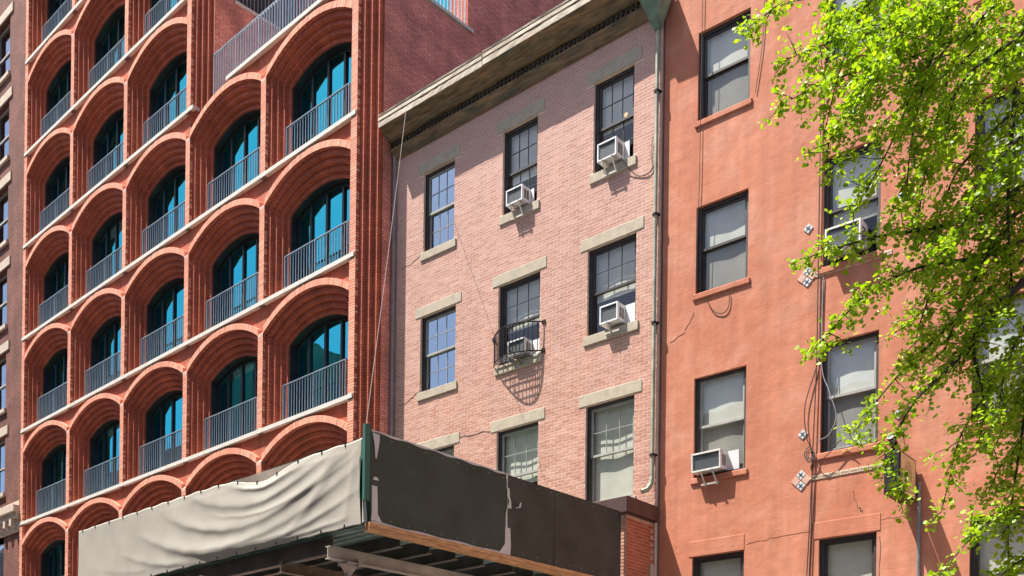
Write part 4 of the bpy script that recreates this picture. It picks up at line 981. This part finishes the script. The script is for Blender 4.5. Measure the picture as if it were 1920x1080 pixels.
def branch(pl, r0, r1, tw=1.0, dens=.8, size=.034, droop=.5, tl=(.18, .45), leafy0=.15):
    pts = spline([at(*p) for p in pl]); m = len(pts)
    wood.tube(pts, [r0 + (r1 - r0) * (i / (m - 1)) for i in range(m)], 6, cap=False)
    for i in range(m):
        f = i / (m - 1)
        if f < leafy0: continue
        d = (pts[min(i + 1, m - 1)] - pts[max(i - 1, 0)]).normalized()
        if tr_.random() < .95 * dens: cluster(pts[i] + Vector((tr_.gauss(0, .02), tr_.gauss(0, .02), tr_.gauss(0, .02))), tr_.choice((5, 6, 8)), size)
        if tr_.random() < .72 * tw:
            sd = Vector((tr_.gauss(0, 1), tr_.gauss(0, 1), tr_.gauss(-.1, .6))).normalized()
            twig(pts[i], (d * .7 + sd).normalized(), tr_.uniform(*tl) * (1.1 - .6 * f), dens, size, droop=droop)
D0 = 8.3
BR = [
 ([(1760, -120, 8.6), (1640, -60, 8.4), (1560, -12, 8.3), (1470, 8, 8.2), (1388, 62, 8.2)], .012, .003, .5, .85),
 ([(1850, -30, 8.5), (1740, 30, 8.3), (1640, 60, 8.2), (1550, 82, 8.1), (1475, 112, 8.1)], .016, .003, 1.2, .85),
 ([(1830, 60, 8.4), (1700, 110, 8.2), (1590, 140, 8.1), (1525, 165, 8.0), (1468, 195, 8.0)], .014, .003, 1.1, .85),
 ([(1760, 20, 8.2), (1660, 110, 8.0), (1600, 190, 7.9), (1560, 255, 7.9), (1545, 320, 7.9)], .012, .003, 1.2, .8),
 ([(1800, 60, 8.6), (1720, 160, 8.5), (1680, 250, 8.5), (1640, 330, 8.5), (1600, 400, 8.5)], .014, .003, 1.2, .8),
 ([(1980, 300, 8.4), (1880, 375, 8.2), (1780, 420, 8.1), (1640, 445, 8.0), (1515, 482, 8.0)], .035, .003, 1.5, .9),
 ([(1960, 430, 8.3), (1850, 480, 8.1), (1730, 500, 8.0), (1640, 540, 7.9), (1585, 590, 7.9), (1528, 652, 7.9)], .022, .003, 1.4, .85),
 ([(1930, 480, 8.5), (1835, 560, 8.3), (1750, 640, 8.2), (1670, 720, 8.2), (1600, 812, 8.2)], .022, .003, 1.2, .85),
 ([(1920, 520, 8.0), (1850, 610, 7.9), (1780, 690, 7.8), (1710, 760, 7.8), (1672, 850, 7.8), (1690, 930, 7.8)], .02, .003, 1.1, .85),
 ([(1930, 600, 8.6), (1860, 720, 8.5), (1800, 820, 8.4), (1780, 900, 8.4), (1765, 960, 8.4)], .016, .003, 1.0, .7),
 ([(2080, 900, 8.0), (1980, 940, 7.8), (1880, 960, 7.7), (1820, 1010, 7.6), (1765, 1075, 7.6)], .02, .003, 1.3, .85),
 ([(2020, 780, 8.3), (1930, 830, 8.2), (1880, 870, 8.1), (1850, 930, 8.1)], .016, .003, 1.1, .85),
 ([(2000, -60, 8.0), (1920, 60, 7.9), (1900, 220, 7.9), (1890, 400, 7.9), (1900, 560, 7.9)], .03, .006, 1.7, .9),
 ([(1960, -120, 8.8), (1870, 0, 8.7), (1800, 90, 8.7), (1765, 190, 8.7), (1735, 320, 8.7), (1720, 430, 8.7)], .03, .004, 1.5, .8),
 ([(1900, -100, 8.3), (1800, -20, 8.2), (1750, 100, 8.1), (1715, 230, 8.0), (1700, 340, 8.0)], .02, .003, 1.5, .85),
 ([(1760, -100, 8.1), (1690, -10, 8.0), (1640, 90, 7.9), (1620, 180, 7.9), (1610, 260, 7.9)], .014, .003, 1.3, .85),
 ([(1700, -80, 8.4), (1640, -20, 8.3), (1600, 60, 8.3), (1570, 150, 8.2), (1550, 230, 8.2)], .012, .003, 1.1, .8),
 ([(2050, 520, 8.1), (1960, 640, 8.0), (1925, 770, 7.9), (1905, 890, 7.9), (1890, 1010, 7.9), (1900, 1100, 7.9)], .025, .004, 1.3, .85),
 ([(1920, 530, 7.9), (1866, 575, 7.8), (1825, 640, 7.8), (1845, 760, 7.8), (1830, 850, 7.8)], .026, .003, 1.2, .8),
 ([(2040, 100, 8.6), (1930, 180, 8.5), (1850, 260, 8.4), (1790, 330, 8.4), (1750, 440, 8.4)], .025, .004, 1.5, .85),
 ([(2060, 220, 8.2), (1960, 330, 8.1), (1870, 450, 8.0), (1810, 560, 8.0), (1770, 660, 8.0)], .03, .004, 1.3, .85),
 ([(1990, 30, 7.8), (1880, 90, 7.7), (1800, 160, 7.7), (1770, 260, 7.7)], .02, .003, 1.4, .85),
 ([(2000, 640, 8.5), (1930, 700, 8.4), (1890, 780, 8.3), (1860, 850, 8.3)], .016, .003, 1.1, .8),
 ([(1850, 380, 8.5), (1780, 480, 8.5), (1730, 590, 8.5), (1710, 680, 8.5)], .014, .003, .9, .6),
 ([(2060, 1010, 7.9), (1960, 1030, 7.8), (1900, 1060, 7.8), (1860, 1100, 7.8)], .016, .003, 1.2, .85),
 ([(2150, 380, 8.4), (2040, 420, 8.4), (1980, 560, 8.3), (1950, 700, 8.2)], .03, .005, 1.2, .8),
 ([(2150, 50, 8.4), (2060, 100, 8.4), (2000, 230, 8.3), (1960, 420, 8.2)], .03, .005, 1.2, .8),
]
BR += [
 ([(1900, -80, 7.9), (1780, -10, 7.8), (1690, 50, 7.7), (1640, 130, 7.7), (1600, 210, 7.7)], .012, .003, 1.3, .85),
 ([(1960, 40, 8.9), (1860, 130, 8.8), (1790, 230, 8.8), (1740, 330, 8.8), (1690, 400, 8.8)], .014, .003, 1.3, .85),
 ([(2010, 200, 7.7), (1910, 260, 7.6), (1850, 340, 7.6), (1800, 430, 7.6), (1760, 480, 7.6)], .014, .003, 1.3, .85),
 ([(2000, 380, 8.8), (1900, 450, 8.7), (1830, 520, 8.7), (1760, 560, 8.7), (1700, 610, 8.7)], .014, .003, 1.2, .85),
 ([(2020, 500, 7.7), (1940, 580, 7.6), (1890, 680, 7.6), (1870, 780, 7.6)], .014, .003, 1.2, .85),
 ([(1990, -80, 8.6), (1930, 30, 8.5), (1860, 60, 8.5), (1800, 120, 8.5), (1700, 190, 8.5), (1640, 250, 8.5)], .014, .003, 1.2, .85),
 ([(1820, -80, 8.5), (1720, -30, 8.4), (1620, 10, 8.4), (1560, 60, 8.4), (1530, 130, 8.4)], .012, .003, 1.1, .85),
 ([(2040, 560, 8.7), (1980, 660, 8.6), (1940, 800, 8.6), (1930, 930, 8.6)], .014, .003, 1.2, .85)]
for pl, r0, r1, tw, dens in BR: branch(pl, r0, r1, tw, dens)
# limbs to the trunk outside the picture
for tgt in [(1980, 300, 8.4), (2000, -60, 8.0), (2080, 900, 8.0), (2150, 380, 8.4), (2150, 50, 8.4), (2060, 220, 8.2), (1960, -120, 8.8), (2050, 520, 8.1)]:
    p = at(*tgt); z0 = max(2.6, p.z - 1.2)
    wood.tube(spline([Vector((-1.6, 8.2, z0)), Vector((-1.6, 8.2, z0)).lerp(p, .5) + Vector((0, 0, .25)), p], .15), [.07, .07, .06, .05, .05, .045, .04, .035, .03][:0] or .035, 6)
tk = [Vector((-1.6, 8.2, -.05)), Vector((-1.58, 8.2, 2.5)), Vector((-1.65, 8.22, 5)), Vector((-1.6, 8.2, 7.5)), Vector((-1.7, 8.1, 9.6))]
tpts = spline(tk, .4); wood.tube(tpts, [.17 - .13 * i / (len(tpts) - 1) for i in range(len(tpts))], 12)
for k in range(16):     # crown on the far side of the trunk, out of the picture
    a = tr_.uniform(-1.2, 1.6); z = tr_.uniform(3.6, 9); L = tr_.uniform(1.2, 2.4); s0 = Vector((-1.6, 8.2, z)); e = s0 + Vector((math.cos(a) * L, math.sin(a) * L, tr_.uniform(-.3, .8)))
    pts = spline([s0, s0.lerp(e, .5) + Vector((0, 0, .15)), e], .07); wood.tube(pts, [.03 * (1 - .8 * i / len(pts)) for i in range(len(pts))], 5, cap=False)
    for q in pts[6:]:
        if tr_.random() < .7: cluster(q, 5, .04)
        if tr_.random() < .25: twig(q, Vector((tr_.gauss(0, 1), tr_.gauss(0, 1), -.2)).normalized(), .35, .8, .04)
wm = wood.mesh('trunk', M_bark, True, True); link('trunk', wm, tree, -TB)
lm = bpy.data.meshes.new('crown'); lm.from_pydata(LV, [], LF); lm.materials.append(M_leaf)
ta = lm.attributes.new('tint', 'FLOAT', 'FACE'); ta.data.foreach_set('value', LT); lm.update()
link('crown', lm, tree, -TB, kind='stuff')
print('leaves', len(LF) // 4)
